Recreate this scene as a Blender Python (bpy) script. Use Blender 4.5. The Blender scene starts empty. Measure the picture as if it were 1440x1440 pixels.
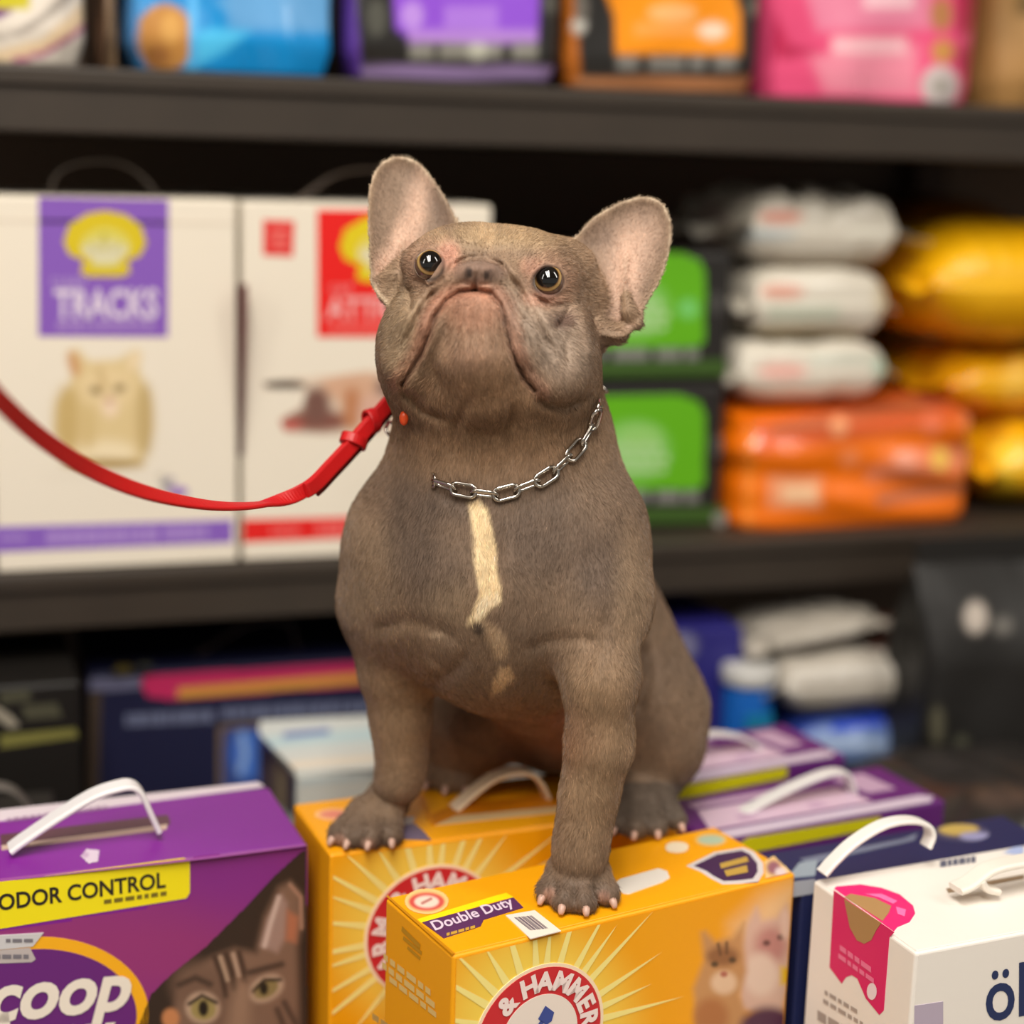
import bpy, bmesh, math, random
import numpy as np
from mathutils import Vector, Matrix
from mathutils.geometry import tessellate_polygon

random.seed(4); RNG = np.random.default_rng(4)
SC = bpy.context.scene
COL = SC.collection

# ------------------------------------------------------------------ camera
FPX = 2400.0                                   # focal length in pixels of the 1440 px frame
YAW, PITCH, ROLL = math.radians(18.9), math.radians(12.0), 0.03
CAM = np.array([0.0, 0.0, 1.15])
FW = np.array([math.sin(YAW)*math.cos(PITCH), math.cos(YAW)*math.cos(PITCH), -math.sin(PITCH)])
R0 = np.array([math.cos(YAW), -math.sin(YAW), 0.0]); U0 = np.cross(R0, FW)
RT = math.cos(ROLL)*R0 + math.sin(ROLL)*U0
UP = -math.sin(ROLL)*R0 + math.cos(ROLL)*U0
cam_data = bpy.data.cameras.new('camera'); cam = bpy.data.objects.new('camera', cam_data); COL.objects.link(cam)
m = Matrix.Identity(4)
for i in range(3):
    m[i][0], m[i][1], m[i][2], m[i][3] = RT[i], UP[i], -FW[i], CAM[i]
cam.matrix_world = m
cam_data.sensor_width = 36.0; cam_data.lens = 36.0*FPX/1440.0
cam_data.clip_start = 0.05; cam_data.clip_end = 60
cam_data.dof.use_dof = True; cam_data.dof.focus_distance = 0.925; cam_data.dof.aperture_fstop = 2.5
SC.camera = cam

# ------------------------------------------------------------------ light and exposure
SC.view_settings.view_transform = 'Standard'; SC.view_settings.look = 'None'
SC.view_settings.gamma = 1.0; SC.view_settings.use_curve_mapping = False
SC.view_settings.exposure = 0.42
world = bpy.data.worlds.new('shop_air'); SC.world = world; world.use_nodes = True
bg = world.node_tree.nodes['Background']; bg.inputs[0].default_value = (1.0, 0.95, 0.89, 1); bg.inputs[1].default_value = 0.21
def tube_lamp(x, y, z, sx, sy, watts, col, aim):
    ld = bpy.data.lights.new('ceiling_tube_light', 'AREA'); ld.shape = 'RECTANGLE'; ld.size = sx; ld.size_y = sy
    ld.energy = watts; ld.color = col
    o = bpy.data.objects.new('ceiling_tube_light', ld); COL.objects.link(o); o.location = (x, y, z)
    o.rotation_euler = (Vector(aim)-Vector((x, y, z))).to_track_quat('-Z', 'Y').to_euler()
    return o
WARM = (1.0, 0.945, 0.865)
for lx in (-0.62, -0.32, -0.02):
    tube_lamp(lx, -0.45, 2.75, 0.10, 2.2, 21, WARM, (lx+0.1, 0.0, 0.0))
tube_lamp(1.7, -0.3, 2.6, 0.25, 1.6, 13, WARM, (0.5, 1.0, 0.7))
tube_lamp(-1.9, -0.2, 2.5, 0.25, 1.6, 10, WARM, (0.3, 1.0, 0.8))

# ------------------------------------------------------------------ pixel <-> space
def ray(px, py):
    return FW + RT*((px-720.0)/FPX) - UP*((py-720.0)/FPX)
def P3(px, py, d): return CAM + ray(px, py)*d
def on_z(px, py, z): r = ray(px, py); return CAM + r*((z-CAM[2])/r[2])
def on_y(px, py, Y): r = ray(px, py); return CAM + r*((Y-CAM[1])/r[1])
def to_px(q):
    v = np.asarray(q, float)-CAM; d = v@FW
    return 720+FPX*(v@RT)/d, 720-FPX*(v@UP)/d

# ------------------------------------------------------------------ materials
def lin(c):
    c = np.asarray(c, float)/255.0
    return np.where(c <= 0.04045, c/12.92, ((c+0.055)/1.055)**2.4)
_M = {}
def mat(name, rgb, rough=0.5, metal=0.0, spec=0.5, bump=0.0, scale=60.0, vary=0.0, coat=0.0):
    if name in _M: return _M[name]
    ma = bpy.data.materials.new(name); ma.use_nodes = True; nt = ma.node_tree; b = nt.nodes['Principled BSDF']
    c = tuple(float(v) for v in lin(rgb))+(1.0,)
    b.inputs['Base Color'].default_value = c; b.inputs['Roughness'].default_value = rough
    b.inputs['Metallic'].default_value = metal; b.inputs['Specular IOR Level'].default_value = spec
    b.inputs['Coat Weight'].default_value = coat
    if bump or vary:
        tc = nt.nodes.new('ShaderNodeTexCoord'); no = nt.nodes.new('ShaderNodeTexNoise')
        no.inputs['Scale'].default_value = scale; no.inputs['Detail'].default_value = 5
        nt.links.new(tc.outputs['Object'], no.inputs['Vector'])
        if vary:
            mx = nt.nodes.new('ShaderNodeMix'); mx.data_type = 'RGBA'
            mx.inputs[6].default_value = tuple(v*(1-vary) for v in c[:3])+(1,); mx.inputs[7].default_value = tuple(min(1, v*(1+vary)) for v in c[:3])+(1,)
            nt.links.new(no.outputs['Fac'], mx.inputs[0]); nt.links.new(mx.outputs[2], b.inputs['Base Color'])
        if bump:
            bp = nt.nodes.new('ShaderNodeBump'); bp.inputs['Strength'].default_value = bump; bp.inputs['Distance'].default_value = 0.002
            nt.links.new(no.outputs['Fac'], bp.inputs['Height']); nt.links.new(bp.outputs[0], b.inputs['Normal'])
    _M[name] = ma; return ma
def ink(rgb, rough=0.45):
    return mat('ink_%02x%02x%02x' % tuple(int(v) for v in rgb), rgb, rough)
def attr_mat(name, rough, coat=0.0, bump=0.0, scale=40.0, spec=0.5):
    if name in _M: return _M[name]
    ma = bpy.data.materials.new(name); ma.use_nodes = True; nt = ma.node_tree; b = nt.nodes['Principled BSDF']
    at = nt.nodes.new('ShaderNodeAttribute'); at.attribute_name = 'tint'
    nt.links.new(at.outputs['Color'], b.inputs['Base Color']); b.inputs['Roughness'].default_value = rough; b.inputs['Coat Weight'].default_value = coat
    b.inputs['Specular IOR Level'].default_value = spec
    if bump:
        tc = nt.nodes.new('ShaderNodeTexCoord'); no = nt.nodes.new('ShaderNodeTexNoise'); no.inputs['Scale'].default_value = scale
        bp = nt.nodes.new('ShaderNodeBump'); bp.inputs['Strength'].default_value = bump; bp.inputs['Distance'].default_value = 0.004
        nt.links.new(tc.outputs['Object'], no.inputs['Vector']); nt.links.new(no.outputs['Fac'], bp.inputs['Height']); nt.links.new(bp.outputs[0], b.inputs['Normal'])
    _M[name] = ma; return ma

# ------------------------------------------------------------------ objects
def tag(o, label=None, cat=None, group=None, kind=None):
    for k, v in (('label', label), ('category', cat), ('group', group), ('kind', kind)):
        if v: o[k] = v
    return o
def mesh_obj(name, verts, faces, material, parent=None, smooth=False, tint=None):
    me = bpy.data.meshes.new(name); me.from_pydata([tuple(map(float, v)) for v in verts], [], [tuple(f) for f in faces]); me.update()
    if material: me.materials.append(material)
    if smooth: me.polygons.foreach_set('use_smooth', [True]*len(me.polygons))
    if tint is not None:
        at = me.attributes.new('tint', 'FLOAT_COLOR', 'POINT')
        at.data.foreach_set('color', np.c_[tint, np.ones(len(tint))].astype(np.float32).ravel())
    o = bpy.data.objects.new(name, me); COL.objects.link(o)
    if parent: o.parent = parent
    return o
def bm_obj(name, bm, material, parent=None, smooth=False):
    me = bpy.data.meshes.new(name); bm.to_mesh(me); bm.free()
    if material: me.materials.append(material)
    if smooth: me.polygons.foreach_set('use_smooth', [True]*len(me.polygons))
    o = bpy.data.objects.new(name, me); COL.objects.link(o)
    if parent: o.parent = parent
    return o
def empty(name, loc, yaw=0.0):
    o = bpy.data.objects.new(name, None); COL.objects.link(o); o.location = tuple(map(float, loc)); o.rotation_euler = (0, 0, yaw); o.empty_display_size = 0.03
    return o
def add_box(bm, lo, hi, bevel=0.0, seg=2):
    r = bmesh.ops.create_cube(bm, size=1.0)
    lo = Vector(lo); hi = Vector(hi)
    for v in r['verts']: v.co = Vector(((v.co.x+.5)*(hi.x-lo.x)+lo.x, (v.co.y+.5)*(hi.y-lo.y)+lo.y, (v.co.z+.5)*(hi.z-lo.z)+lo.z))
    if bevel:
        es = list({e for v in r['verts'] for e in v.link_edges})
        bmesh.ops.bevel(bm, geom=es, offset=bevel, segments=seg, affect='EDGES', profile=0.5)
def box_obj(name, lo, hi, material, parent=None, bevel=0.0, seg=2):
    bm = bmesh.new(); add_box(bm, lo, hi, bevel, seg); return bm_obj(name, bm, material, parent)
def spline(pts, n):
    pts = np.asarray(pts, float); p = np.vstack([2*pts[0]-pts[1], pts, 2*pts[-1]-pts[-2]])
    t = np.linspace(0, len(pts)-1-1e-6, n); i = t.astype(int); f = (t-i)[:, None]
    a, b, c, d = p[i], p[i+1], p[i+2], p[i+3]
    return 0.5*(2*b+(c-a)*f+(2*a-5*b+4*c-d)*f**2+(3*b-a-3*c+d)*f**3)
def sweep(path, prof, normal=None, cap=True, scale=None):
    """profile (k,2) carried along path (n,3); its first axis follows normal (or the curve side), its second the binormal"""
    path = np.asarray(path, float); n = len(path); prof = np.asarray(prof, float); k = len(prof)
    tan = np.gradient(path, axis=0); tan /= np.linalg.norm(tan, axis=1)[:, None]
    V = []
    nrm = np.array([0, 0, 1.0]) if normal is None else np.asarray(normal, float)
    for i in range(n):
        N = nrm if nrm.ndim == 1 else nrm[i]
        b = np.cross(tan[i], N); b /= max(np.linalg.norm(b), 1e-9); a = np.cross(b, tan[i])
        s = 1.0 if scale is None else scale[i]
        V += list(path[i]+(a[None]*prof[:, :1]+b[None]*prof[:, 1:])*s)
    Fc = [(i*k+j, i*k+(j+1) % k, (i+1)*k+(j+1) % k, (i+1)*k+j) for i in range(n-1) for j in range(k)]
    if cap: Fc += [tuple(range(k-1, -1, -1)), tuple(range((n-1)*k, n*k))]
    return V, Fc
def circ(r, k=10): return [(r*math.cos(2*math.pi*i/k), r*math.sin(2*math.pi*i/k)) for i in range(k)]
def rrect(w, h, r, k=4):
    out = []
    for cx, cy, a0 in ((w/2-r, h/2-r, 0), (-w/2+r, h/2-r, 90), (-w/2+r, -h/2+r, 180), (w/2-r, -h/2+r, 270)):
        for i in range(k+1):
            a = math.radians(a0+90*i/k); out.append((cx+r*math.cos(a), cy+r*math.sin(a)))
    return out
def ell_pts(cx, cy, rx, ry, n=40, ang=0.0, a0=0, a1=360):
    out = []; full = abs(a1-a0) >= 360
    for i in range(n if full else n+1):
        t = math.radians(a0+(a1-a0)*i/n); x, y = rx*math.cos(t), ry*math.sin(t)
        out.append((cx+x*math.cos(ang)-y*math.sin(ang), cy+x*math.sin(ang)+y*math.cos(ang)))
    return out

# ------------------------------------------------------------------ printed colours (flat print on a pack)
def sd_poly(px, py, poly):
    poly = np.asarray(poly, float); d = np.full(px.shape, 1e18); s = np.ones(px.shape)
    n = len(poly)
    for i in range(n):
        a = poly[i]; b = poly[i-1]; ex, ey = b-a; wx, wy = px-a[0], py-a[1]
        t = np.clip((wx*ex+wy*ey)/(ex*ex+ey*ey+1e-12), 0, 1)
        d = np.minimum(d, (wx-ex*t)**2+(wy-ey*t)**2)
        c1 = py >= a[1]; c2 = py < b[1]; c3 = ex*wy > ey*wx
        flip = (c1 & c2 & c3) | (~c1 & ~c2 & ~c3); s = np.where(flip, -s, s)
    return s*np.sqrt(d)
def paint(px, py, base, layers):
    c = np.tile(lin(base), (len(px), 1))
    for ly in layers:
        kind, geo, rgb, soft = ly[:4]; op = ly[4] if len(ly) > 4 else 1.0
        if kind == 'e':
            cx, cy, rx, ry = geo[:4]; an = geo[4] if len(geo) > 4 else 0.0
            x = (px-cx)*math.cos(an)+(py-cy)*math.sin(an); y = -(px-cx)*math.sin(an)+(py-cy)*math.cos(an)
            k0 = np.sqrt((x/rx)**2+(y/ry)**2); k1 = np.sqrt((x/rx**2)**2+(y/ry**2)**2)+1e-9
            d = k0*(k0-1)/k1
        elif kind == 'r':
            x0, y0, x1, y1 = geo; d = np.maximum(np.maximum(x0-px, px-x1), np.maximum(y0-py, py-y1))
        elif kind == 'l':                                     # a stroke: list of points, half width
            pts, hw = geo; d = np.full(px.shape, 1e9)
            for a, b in zip(pts[:-1], pts[1:]):
                ex, ey = b[0]-a[0], b[1]-a[1]; t = np.clip(((px-a[0])*ex+(py-a[1])*ey)/(ex*ex+ey*ey+1e-9), 0, 1)
                d = np.minimum(d, np.hypot(px-a[0]-ex*t, py-a[1]-ey*t))
            d = d-hw
        else: d = sd_poly(px, py, geo)
        al = np.clip(0.5-d/(2*soft), 0, 1)*op
        al = (al*al*(3-2*al))[:, None] if op == 1.0 else al[:, None]
        c = c*(1-al)+lin(rgb)[None]*al
    return c
PRINT = attr_mat('printed_card', 0.42); FILM = attr_mat('printed_film', 0.3, coat=0.25, bump=0.25, scale=25)
FILM_MATTE = attr_mat('printed_woven_sack', 0.5, bump=0.3, scale=30)

# ------------------------------------------------------------------ cartons
class Carton:
    def __init__(s, name, label, cat, loc, yaw, W, D, H, rgb, group=None, rough=0.45, bevel=0.0018, flap=True, mats=None):
        s.W, s.D, s.H = W, D, H; s.loc = np.array(loc, float); s.yaw = yaw
        c, n = math.cos(yaw), math.sin(yaw); s.R = np.array([[c, -n, 0], [n, c, 0], [0, 0, 1.0]])
        s.root = empty(name, loc, yaw); tag(s.root, label, cat, group)
        s.mat = mats or mat('card_%02x%02x%02x' % tuple(rgb), rgb, rough, bump=0.05, scale=180)
        bm = bmesh.new(); add_box(bm, (0, 0, 0), (W, D, H), bevel, 3)
        s.body = bm_obj('carton_body', bm, s.mat, s.root)
        if flap:                                             # lid flap edge standing a hair proud along the front and left edges
            f = 0.0006
            box_obj('lid_flap', (0.0015, 0.0015, H-0.0002), (W-0.0015, D-0.0015, H+f), s.mat, s.root, 0.0004, 1)
        s.top = H+(0.0006 if flap else 0)
    def loc_ray(s, px, py):
        return s.R.T@(CAM-s.loc), s.R.T@ray(px, py)
    def uv(s, face, px, py):
        o, r = s.loc_ray(px, py)
        ax, val = {'front': (1, 0.0), 'top': (2, s.top), 'left': (0, 0.0), 'right': (0, s.W)}[face]
        q = o+r*((val-o[ax])/r[ax])
        return {'front': (q[0], q[2]), 'top': (q[0], q[1]), 'left': (q[1], q[2]), 'right': (q[1], q[2])}[face]
    def on_local_y(s, px, py, y):
        o, r = s.loc_ray(px, py); return o+r*((y-o[1])/r[1])
    def put(s, face, u, v, off):
        if face == 'front': return (u, -off, v)
        if face == 'top': return (u, v, s.top+off)
        if face == 'left': return (-off, u, v)
        return (s.W+off, u, v)
    def decal(s, name, face, pts, rgb, layer=1, px=True, parent=None, label=None, rough=0.42):
        p2 = [s.uv(face, *p) for p in pts] if px else list(pts)
        off = 0.00025*layer; n = len(p2)
        tris = tessellate_polygon([[Vector((a, b, 0)) for a, b in p2]])
        V = [s.put(face, a, b, off) for a, b in p2]+[s.put(face, a, b, 0.0) for a, b in p2]
        Fc = [tuple(t) for t in tris]+[(i, (i+1) % n, n+(i+1) % n, n+i) for i in range(n)]
        o = mesh_obj(name, V, Fc, ink(rgb, rough), parent or s.root)
        if label: o['label'] = label
        return o
    def many(s, name, face, polys, rgb, layer=1, px=True, parent=None):
        V = []; Fc = []; off = 0.00025*layer
        for pts in polys:
            p2 = [s.uv(face, *p) for p in pts] if px else pts; b = len(V)
            V += [s.put(face, a, c, off) for a, c in p2]
            Fc += [tuple(b+i for i in t) for t in tessellate_polygon([[Vector((a, c, 0)) for a, c in p2]])]
        return mesh_obj(name, V, Fc, ink(rgb), parent or s.root)
    def picture(s, name, face, poly, base, layers, layer=1, res=2.2, parent=None):
        uvs = np.array([s.uv(face, *p) for p in poly]); lo, hi = uvs.min(0), uvs.max(0)
        step = res*1.0/FPX*0.95; nu = max(2, int((hi[0]-lo[0])/step)); nv = max(2, int((hi[1]-lo[1])/step))
        gu, gv = np.meshgrid(np.linspace(lo[0], hi[0], nu+1), np.linspace(lo[1], hi[1], nv+1), indexing='ij')
        off = 0.00025*layer; L = np.array([s.put(face, a, b, off) for a, b in zip(gu.ravel(), gv.ravel())])
        Wd = L@s.R.T+s.loc; v = Wd-CAM; d = v@FW; px = 720+FPX*(v@RT)/d; py = 720-FPX*(v@UP)/d
        ins = (sd_poly(gu.ravel(), gv.ravel(), uvs) < step*0.5).reshape(gu.shape)
        idx = np.arange(L.shape[0]).reshape(gu.shape); ok = ins[:-1, :-1] & ins[1:, :-1] & ins[1:, 1:] & ins[:-1, 1:]
        Fc = np.stack([idx[:-1, :-1][ok], idx[1:, :-1][ok], idx[1:, 1:][ok], idx[:-1, 1:][ok]], 1)
        used = np.unique(Fc); rem = -np.ones(L.shape[0], int); rem[used] = np.arange(len(used))
        return mesh_obj(name, L[used], rem[Fc].tolist(), PRINT, parent or s.root, tint=paint(px[used], py[used], base, layers))
    def text(s, face, string, A, B, Cc, rgb, layer=2, bold=0.0, shear=0.0, name='lettering', parent=None, px=True):
        me = text_mesh(string, bold, shear)
        if px: A, B, Cc = s.uv(face, *A), s.uv(face, *B), s.uv(face, *Cc)
        A, B, Cc = map(np.array, (A, B, Cc))
        xs = [v.co.x for v in me.vertices]; x0, x1 = min(xs), max(xs); cap = 0.70
        ex = (B-A)/(x1-x0); ey = (Cc-A)/cap; off = 0.00025*layer
        V = [s.put(face, *(A+ex*(v.co.x-x0)+ey*v.co.y), off) for v in me.vertices]
        Fc = [tuple(p.vertices) for p in me.polygons]; bpy.data.meshes.remove(me)
        return mesh_obj(name, V, Fc, ink(rgb), parent or s.root)
    def ring_text(s, face, chars, cen, rad, size, rgb, layer=3, bold=0.03, name='lettering', parent=None):
        """chars: (character, angle in degrees clockwise from up); cen/rad/size in the units of the face"""
        V, Fc = [], []
        for ch, an in chars:
            me = text_mesh(ch, bold, 0); xs = [v.co.x for v in me.vertices]; mx = (min(xs)+max(xs))/2
            a = math.radians(an); k = size/0.70; b = len(V)
            for v in me.vertices:
                x, y = (v.co.x-mx)*k, v.co.y*k+rad
                V.append(s.put(face, cen[0]+x*math.cos(a)+y*math.sin(a), cen[1]-x*math.sin(a)+y*math.cos(a), 0.00025*layer))
            Fc += [tuple(b+i for i in p.vertices) for p in me.polygons]; bpy.data.meshes.remove(me)
        return mesh_obj(name, V, Fc, ink(rgb), parent or s.root)
    def handle(s, pts_px, y_local, rgb, w=0.014, t=0.0025, n=36, label=None):
        pts = [s.on_local_y(px, py, y_local) for px, py in pts_px]
        path = spline(pts, n); V, Fc = sweep(path, rrect(w, t, t*0.45, 3), normal=(0, 1, 0))
        o = mesh_obj('carry_handle', V, Fc, mat('plastic_%02x%02x%02x' % tuple(rgb), rgb, 0.35), s.root, smooth=False)
        if label: o['label'] = label
        return o
def text_mesh(string, bold=0.0, shear=0.0):
    cu = bpy.data.curves.new('t', 'FONT'); cu.body = string; cu.size = 1.0; cu.offset = bold; cu.shear = shear; cu.resolution_u = 4
    o = bpy.data.objects.new('t', cu); COL.objects.link(o)
    me = bpy.data.meshes.new_from_object(o); bpy.data.objects.remove(o); bpy.data.curves.remove(cu)
    return me
def bars(x0, x1, ytop, h, n, slope=0.0, gap=0.25, seed=1):
    """a row of small word shapes for print too small to read; slope = dy/dx in pixels"""
    rr = random.Random(seed); ws = [rr.uniform(0.5, 1.4) for _ in range(n)]; tot = sum(ws)+gap*(n-1); out = []; x = x0
    for w in ws:
        a = x; b = x+w/tot*(x1-x0); y = ytop
        out.append([(a, y+slope*(a-x0)), (b, y+slope*(b-x0)), (b, y+h+slope*(b-x0)), (a, y+h+slope*(a-x0))]); x = b+gap/tot*(x1-x0)
    return out
# ================================================================== the setting
wood_dark = mat('dark_shelf_laminate', (52, 43, 34), 0.55, bump=0.15, scale=14, vary=0.25)
panel_dark = mat('shelf_back_laminate', (112, 92, 76), 0.75)
def structure(name, lo, hi, material, bevel=0.0):
    return tag(box_obj(name, lo, hi, material, None, bevel), kind='structure')
structure('floor', (-4, -4, -0.05), (5, 2.2, 0.0), mat('shop_floor_tile', (150, 138, 122), 0.35, bump=0.05, scale=6, vary=0.1))
structure('wall_back', (-4, 2.2, 0), (5, 2.3, 3.1), mat('shop_wall_paint', (120, 104, 84), 0.8, bump=0.05))
structure('ceiling', (-4, -4, 3.1), (5, 2.3, 3.2), mat('ceiling_tile', (200, 190, 176), 0.9, bump=0.1, scale=120))
SHF = 1.35; BACK = 1.84; ZM, ZU, ZD = 0.813, 1.2005, 0.44          # shelf front, back, heights
shelf = empty('shelving_unit', (0.5, SHF, 0)); tag(shelf, 'dark brown wooden shelving unit holding the pet food and litter', 'shelf')
def shelf_part(name, lo, hi, material, bevel=0.002):
    o = box_obj(name, Vector(lo)-shelf.location, Vector(hi)-shelf.location, material, shelf, bevel); return o
XL, XR = -0.75, 2.1
for zt, th in ((ZM, 0.047), (ZU, 0.0485)):
    shelf_part('shelf_board', (XL, SHF, zt-th), (XR, BACK, zt), wood_dark)
    shelf_part('shelf_lip', (XL, SHF-0.004, zt-0.014), (XR, SHF, zt-0.002), wood_dark, 0.001)
shelf_part('shelf_board', (XL, SHF, 1.72), (XR, BACK, 1.765), wood_dark)
shelf_part('base_deck', (XL, 0.64, ZD-0.05), (XR, BACK, ZD), wood_dark)
shelf_part('kick_panel', (XL, 0.68, 0.0), (XR, 0.70, ZD-0.05), panel_dark)
shelf_part('back_panel', (XL, BACK, 0.0), (XR, BACK+0.02, 2.0), panel_dark)
shelf_part('side_panel', (XL-0.02, SHF, 0.0), (XL, BACK+0.02, 2.0), panel_dark)
shelf_part('side_panel', (XR, SHF, 0.0), (XR+0.02, BACK+0.02, 2.0), panel_dark)
shelf_part('upright', on_y(1285, 300, 1.80)-np.array([0, 0, 0.36]), (on_y(1330, 300, 1.80)[0], BACK, ZU-0.049), mat('upright_brown', (70, 44, 22), 0.6))

# ================================================================== soft packs
def vnoise(a, b, seed, fr):
    r = np.random.default_rng(seed); out = np.zeros_like(a)
    for k in range(7):
        th = r.uniform(0, 2*math.pi); f = fr*r.uniform(0.6, 1.7); ph = r.uniform(0, 6.28)
        out += np.sin((a*math.cos(th)+b*math.sin(th))*f+ph)/(1+0.3*k)
    return out/3.0
def px_of(Wd):
    v = Wd-CAM; d = v@FW; return 720+FPX*(v@RT)/d, 720-FPX*(v@UP)/d
def upright_bag(name, label, x0, x1, Yf, z0, H, D, base, layers, group=None, cat='bag', material=None, seam=True, round_=6.0, pinch=0.5, crease=0.004, yaw=0.0, seed=1, nz=90, na=260, bot=0.92):
    x0, x1 = x0+0.0025, x1-0.0025; W = x1-x0; root = empty(name, ((x0+x1)/2, Yf+D/2, z0+0.0006), yaw); tag(root, label, cat, group)
    zz = np.linspace(0, 1, nz)
    p = 2.0/round_; tf = np.linspace(0, 2*math.pi, 4001); c, s_ = np.cos(tf), np.sin(tf); ux = np.sign(c)*np.abs(c)**p; uy = np.sign(s_)*np.abs(s_)**p
    al = np.r_[0, np.cumsum(np.hypot(np.diff(ux)*W, np.diff(uy)*D))]; at_ = np.linspace(0, al[-1], na, endpoint=False); ux, uy = np.interp(at_, al, ux), np.interp(at_, al, uy)
    ux, Z = np.meshgrid(ux, zz, indexing='ij'); uy = np.repeat(uy[:, None], nz, 1)
    prof_y = np.clip(np.minimum(bot+(1-bot)*np.minimum(Z/0.08, 1), 1-(1-0.06)*np.clip((Z-pinch)/(1-pinch), 0, 1)**1.6), 0.05, 1)
    prof_x = bot+(1-bot)*np.minimum(Z/0.06, 1)
    wr = vnoise(ux*2.0+uy, Z*5, seed, 3.0)*crease
    x = ux*W/2*prof_x+np.where(np.abs(ux) > 0.9, wr, 0); y = uy*D/2*prof_y+np.where(uy < 0, wr, 0)
    L = np.stack([x, y, Z*H], -1).reshape(-1, 3)
    cy, sy = math.cos(yaw), math.sin(yaw); Wd = L@np.array([[cy, sy, 0], [-sy, cy, 0], [0, 0, 1]])+np.array(root.location)
    px, py = px_of(Wd); idx = np.arange(na*nz).reshape(na, nz); nx = np.roll(idx, -1, 0)
    Fc = np.stack([idx[:, :-1], nx[:, :-1], nx[:, 1:], idx[:, 1:]], -1).reshape(-1, 4).tolist()
    Fc += [idx[::-1, 0].tolist(), idx[:, -1].tolist()]
    mesh_obj('bag_body', L, Fc, material or FILM, root, True, paint(px, py, base, layers))
    if seam: box_obj('top_seam', (-W/2*0.98, -0.0025, H-0.002), (W/2*0.98, 0.0025, H+0.022), mat('seam_%02x%02x%02x' % tuple(base), base, 0.4), root, 0.001)
    return root
def lying_bag(name, label, cen, W, D, H, yaw, base, layers, group=None, cat='bag', material=None, wrinkle=0.004, seed=1, p=4.0, seam=0.018, n=(84, 56), tilt=0.0, roll=0.0, seam_rgb=None):
    root = empty(name, (cen[0], cen[1], cen[2]-H/2), yaw); root.rotation_euler = (roll, tilt, yaw); tag(root, label, cat, group)
    na, nb = n; A, B = np.meshgrid(np.sin(np.linspace(-1, 1, na)*math.pi/2), np.sin(np.linspace(-1, 1, nb)*math.pi/2), indexing='ij')
    prof = np.sqrt(np.clip((1-np.abs(A)**p)*(1-np.abs(B)**(p*1.2)), 0, 1)); edge = np.clip(prof*1.6, 0, 1)
    w1 = vnoise(A*3*W/H*0.4, B*3, seed, 2.2)*wrinkle*edge; w2 = vnoise(A*9, B*2, seed+5, 2.5)*wrinkle*0.45*edge
    zt = H/2+H/2*prof+w1+w2; zb = H/2-H/2*np.minimum(1, prof*1.05)+np.clip(w1, 0, 1)
    xx = A*W/2*(1-0.02*B**2); yy = B*D/2*(1-0.03*A**2)
    top = np.stack([xx, yy, zt], -1).reshape(-1, 3); botm = np.stack([xx, yy, zb], -1).reshape(-1, 3)
    L = np.vstack([top, botm]); i0 = np.arange(na*nb).reshape(na, nb); q = np.stack([i0[:-1, :-1], i0[1:, :-1], i0[1:, 1:], i0[:-1, 1:]], -1).reshape(-1, 4)
    Fc = q.tolist()+(q[:, ::-1]+na*nb).tolist()
    rim = np.concatenate([i0[:-1, 0], i0[-1, :-1], i0[:0:-1, -1], i0[0, :0:-1]]); nr = np.roll(rim, -1)
    Fc += np.stack([nr, rim, rim+na*nb, nr+na*nb], -1).tolist()
    M = np.array(Matrix.Translation(root.location)@root.rotation_euler.to_matrix().to_4x4()); Wd = L@M[:3, :3].T+M[:3, 3]
    px, py = px_of(Wd)
    mesh_obj('bag_body', L, Fc, material or FILM, root, True, paint(px, py, base, layers))
    if seam:
        sm = mat('seam_%02x%02x%02x' % tuple(seam_rgb or base), seam_rgb or base, 0.45)
        for sg in (-1, 1):
            k = 24; b = np.linspace(-0.97, 0.97, k); zz = H/2+0.004*np.sin(b*7+seed+sg)
            xi = sg*(W/2-0.004+0*b); xo = sg*(W/2+seam+0.002*np.sin(b*5+sg)); yv = b*D/2*0.97
            V = [(a, y, z+t) for t in (-0.0012, 0.0012) for a, y, z in list(zip(xi, yv, zz))+list(zip(xo, yv*1.0, zz-0.006))]
            Fs = []
            for i in range(k-1):
                Fs += [(i, i+1, k+i+1, k+i), (2*k+i+1, 2*k+i, 3*k+i, 3*k+i+1), (k+i, k+i+1, 3*k+i+1, 3*k+i), (i+1, i, 2*k+i, 2*k+i+1)]
            mesh_obj('seam', V, Fs, sm, root, True)
    return root

# ================================================================== upper shelf
YU = 1.362
def xs(px, py, Y): return on_y(px, py, Y)[0]
PK = (236, 90, 130)
upright_bag('litter_bag', 'white paper bag with purple and yellow print at the left end of the top shelf', xs(-190, 60, YU), xs(125, 60, YU), YU, ZU, 0.33, 0.14, (236, 226, 212),
    [('p', [(-40, -20), (60, -20), (30, 8), (0, 26), (-40, 34)], (112, 40, 130), 3), ('r', (-60, -20, 42, 12), (208, 196, 40), 3), ('p', [(-20, 60), (40, 45), (90, 10), (120, -20), (96, -20), (60, 20), (20, 45), (-20, 55)], (170, 160, 150), 4),
     ('p', [(-20, 88), (35, 86), (90, 60), (124, 30), (124, -10), (100, 20), (60, 55), (0, 70), (-20, 72)], (240, 212, 172), 5), ('l', ([(20, 86), (60, 76), (100, 52), (126, 30)], 3.5), (178, 60, 130), 3)], group='bags on the top shelf', seed=3)
upright_bag('paper_sack', 'narrow brown paper sack half hidden beside the blue bag', xs(140, 60, 1.40), xs(172, 60, 1.40), 1.40, ZU, 0.30, 0.2, (146, 118, 88),
    [('r', (120, -30, 150, 120), (92, 66, 48), 6)], group='bags on the top shelf', seed=5, material=FILM_MATTE)
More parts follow.
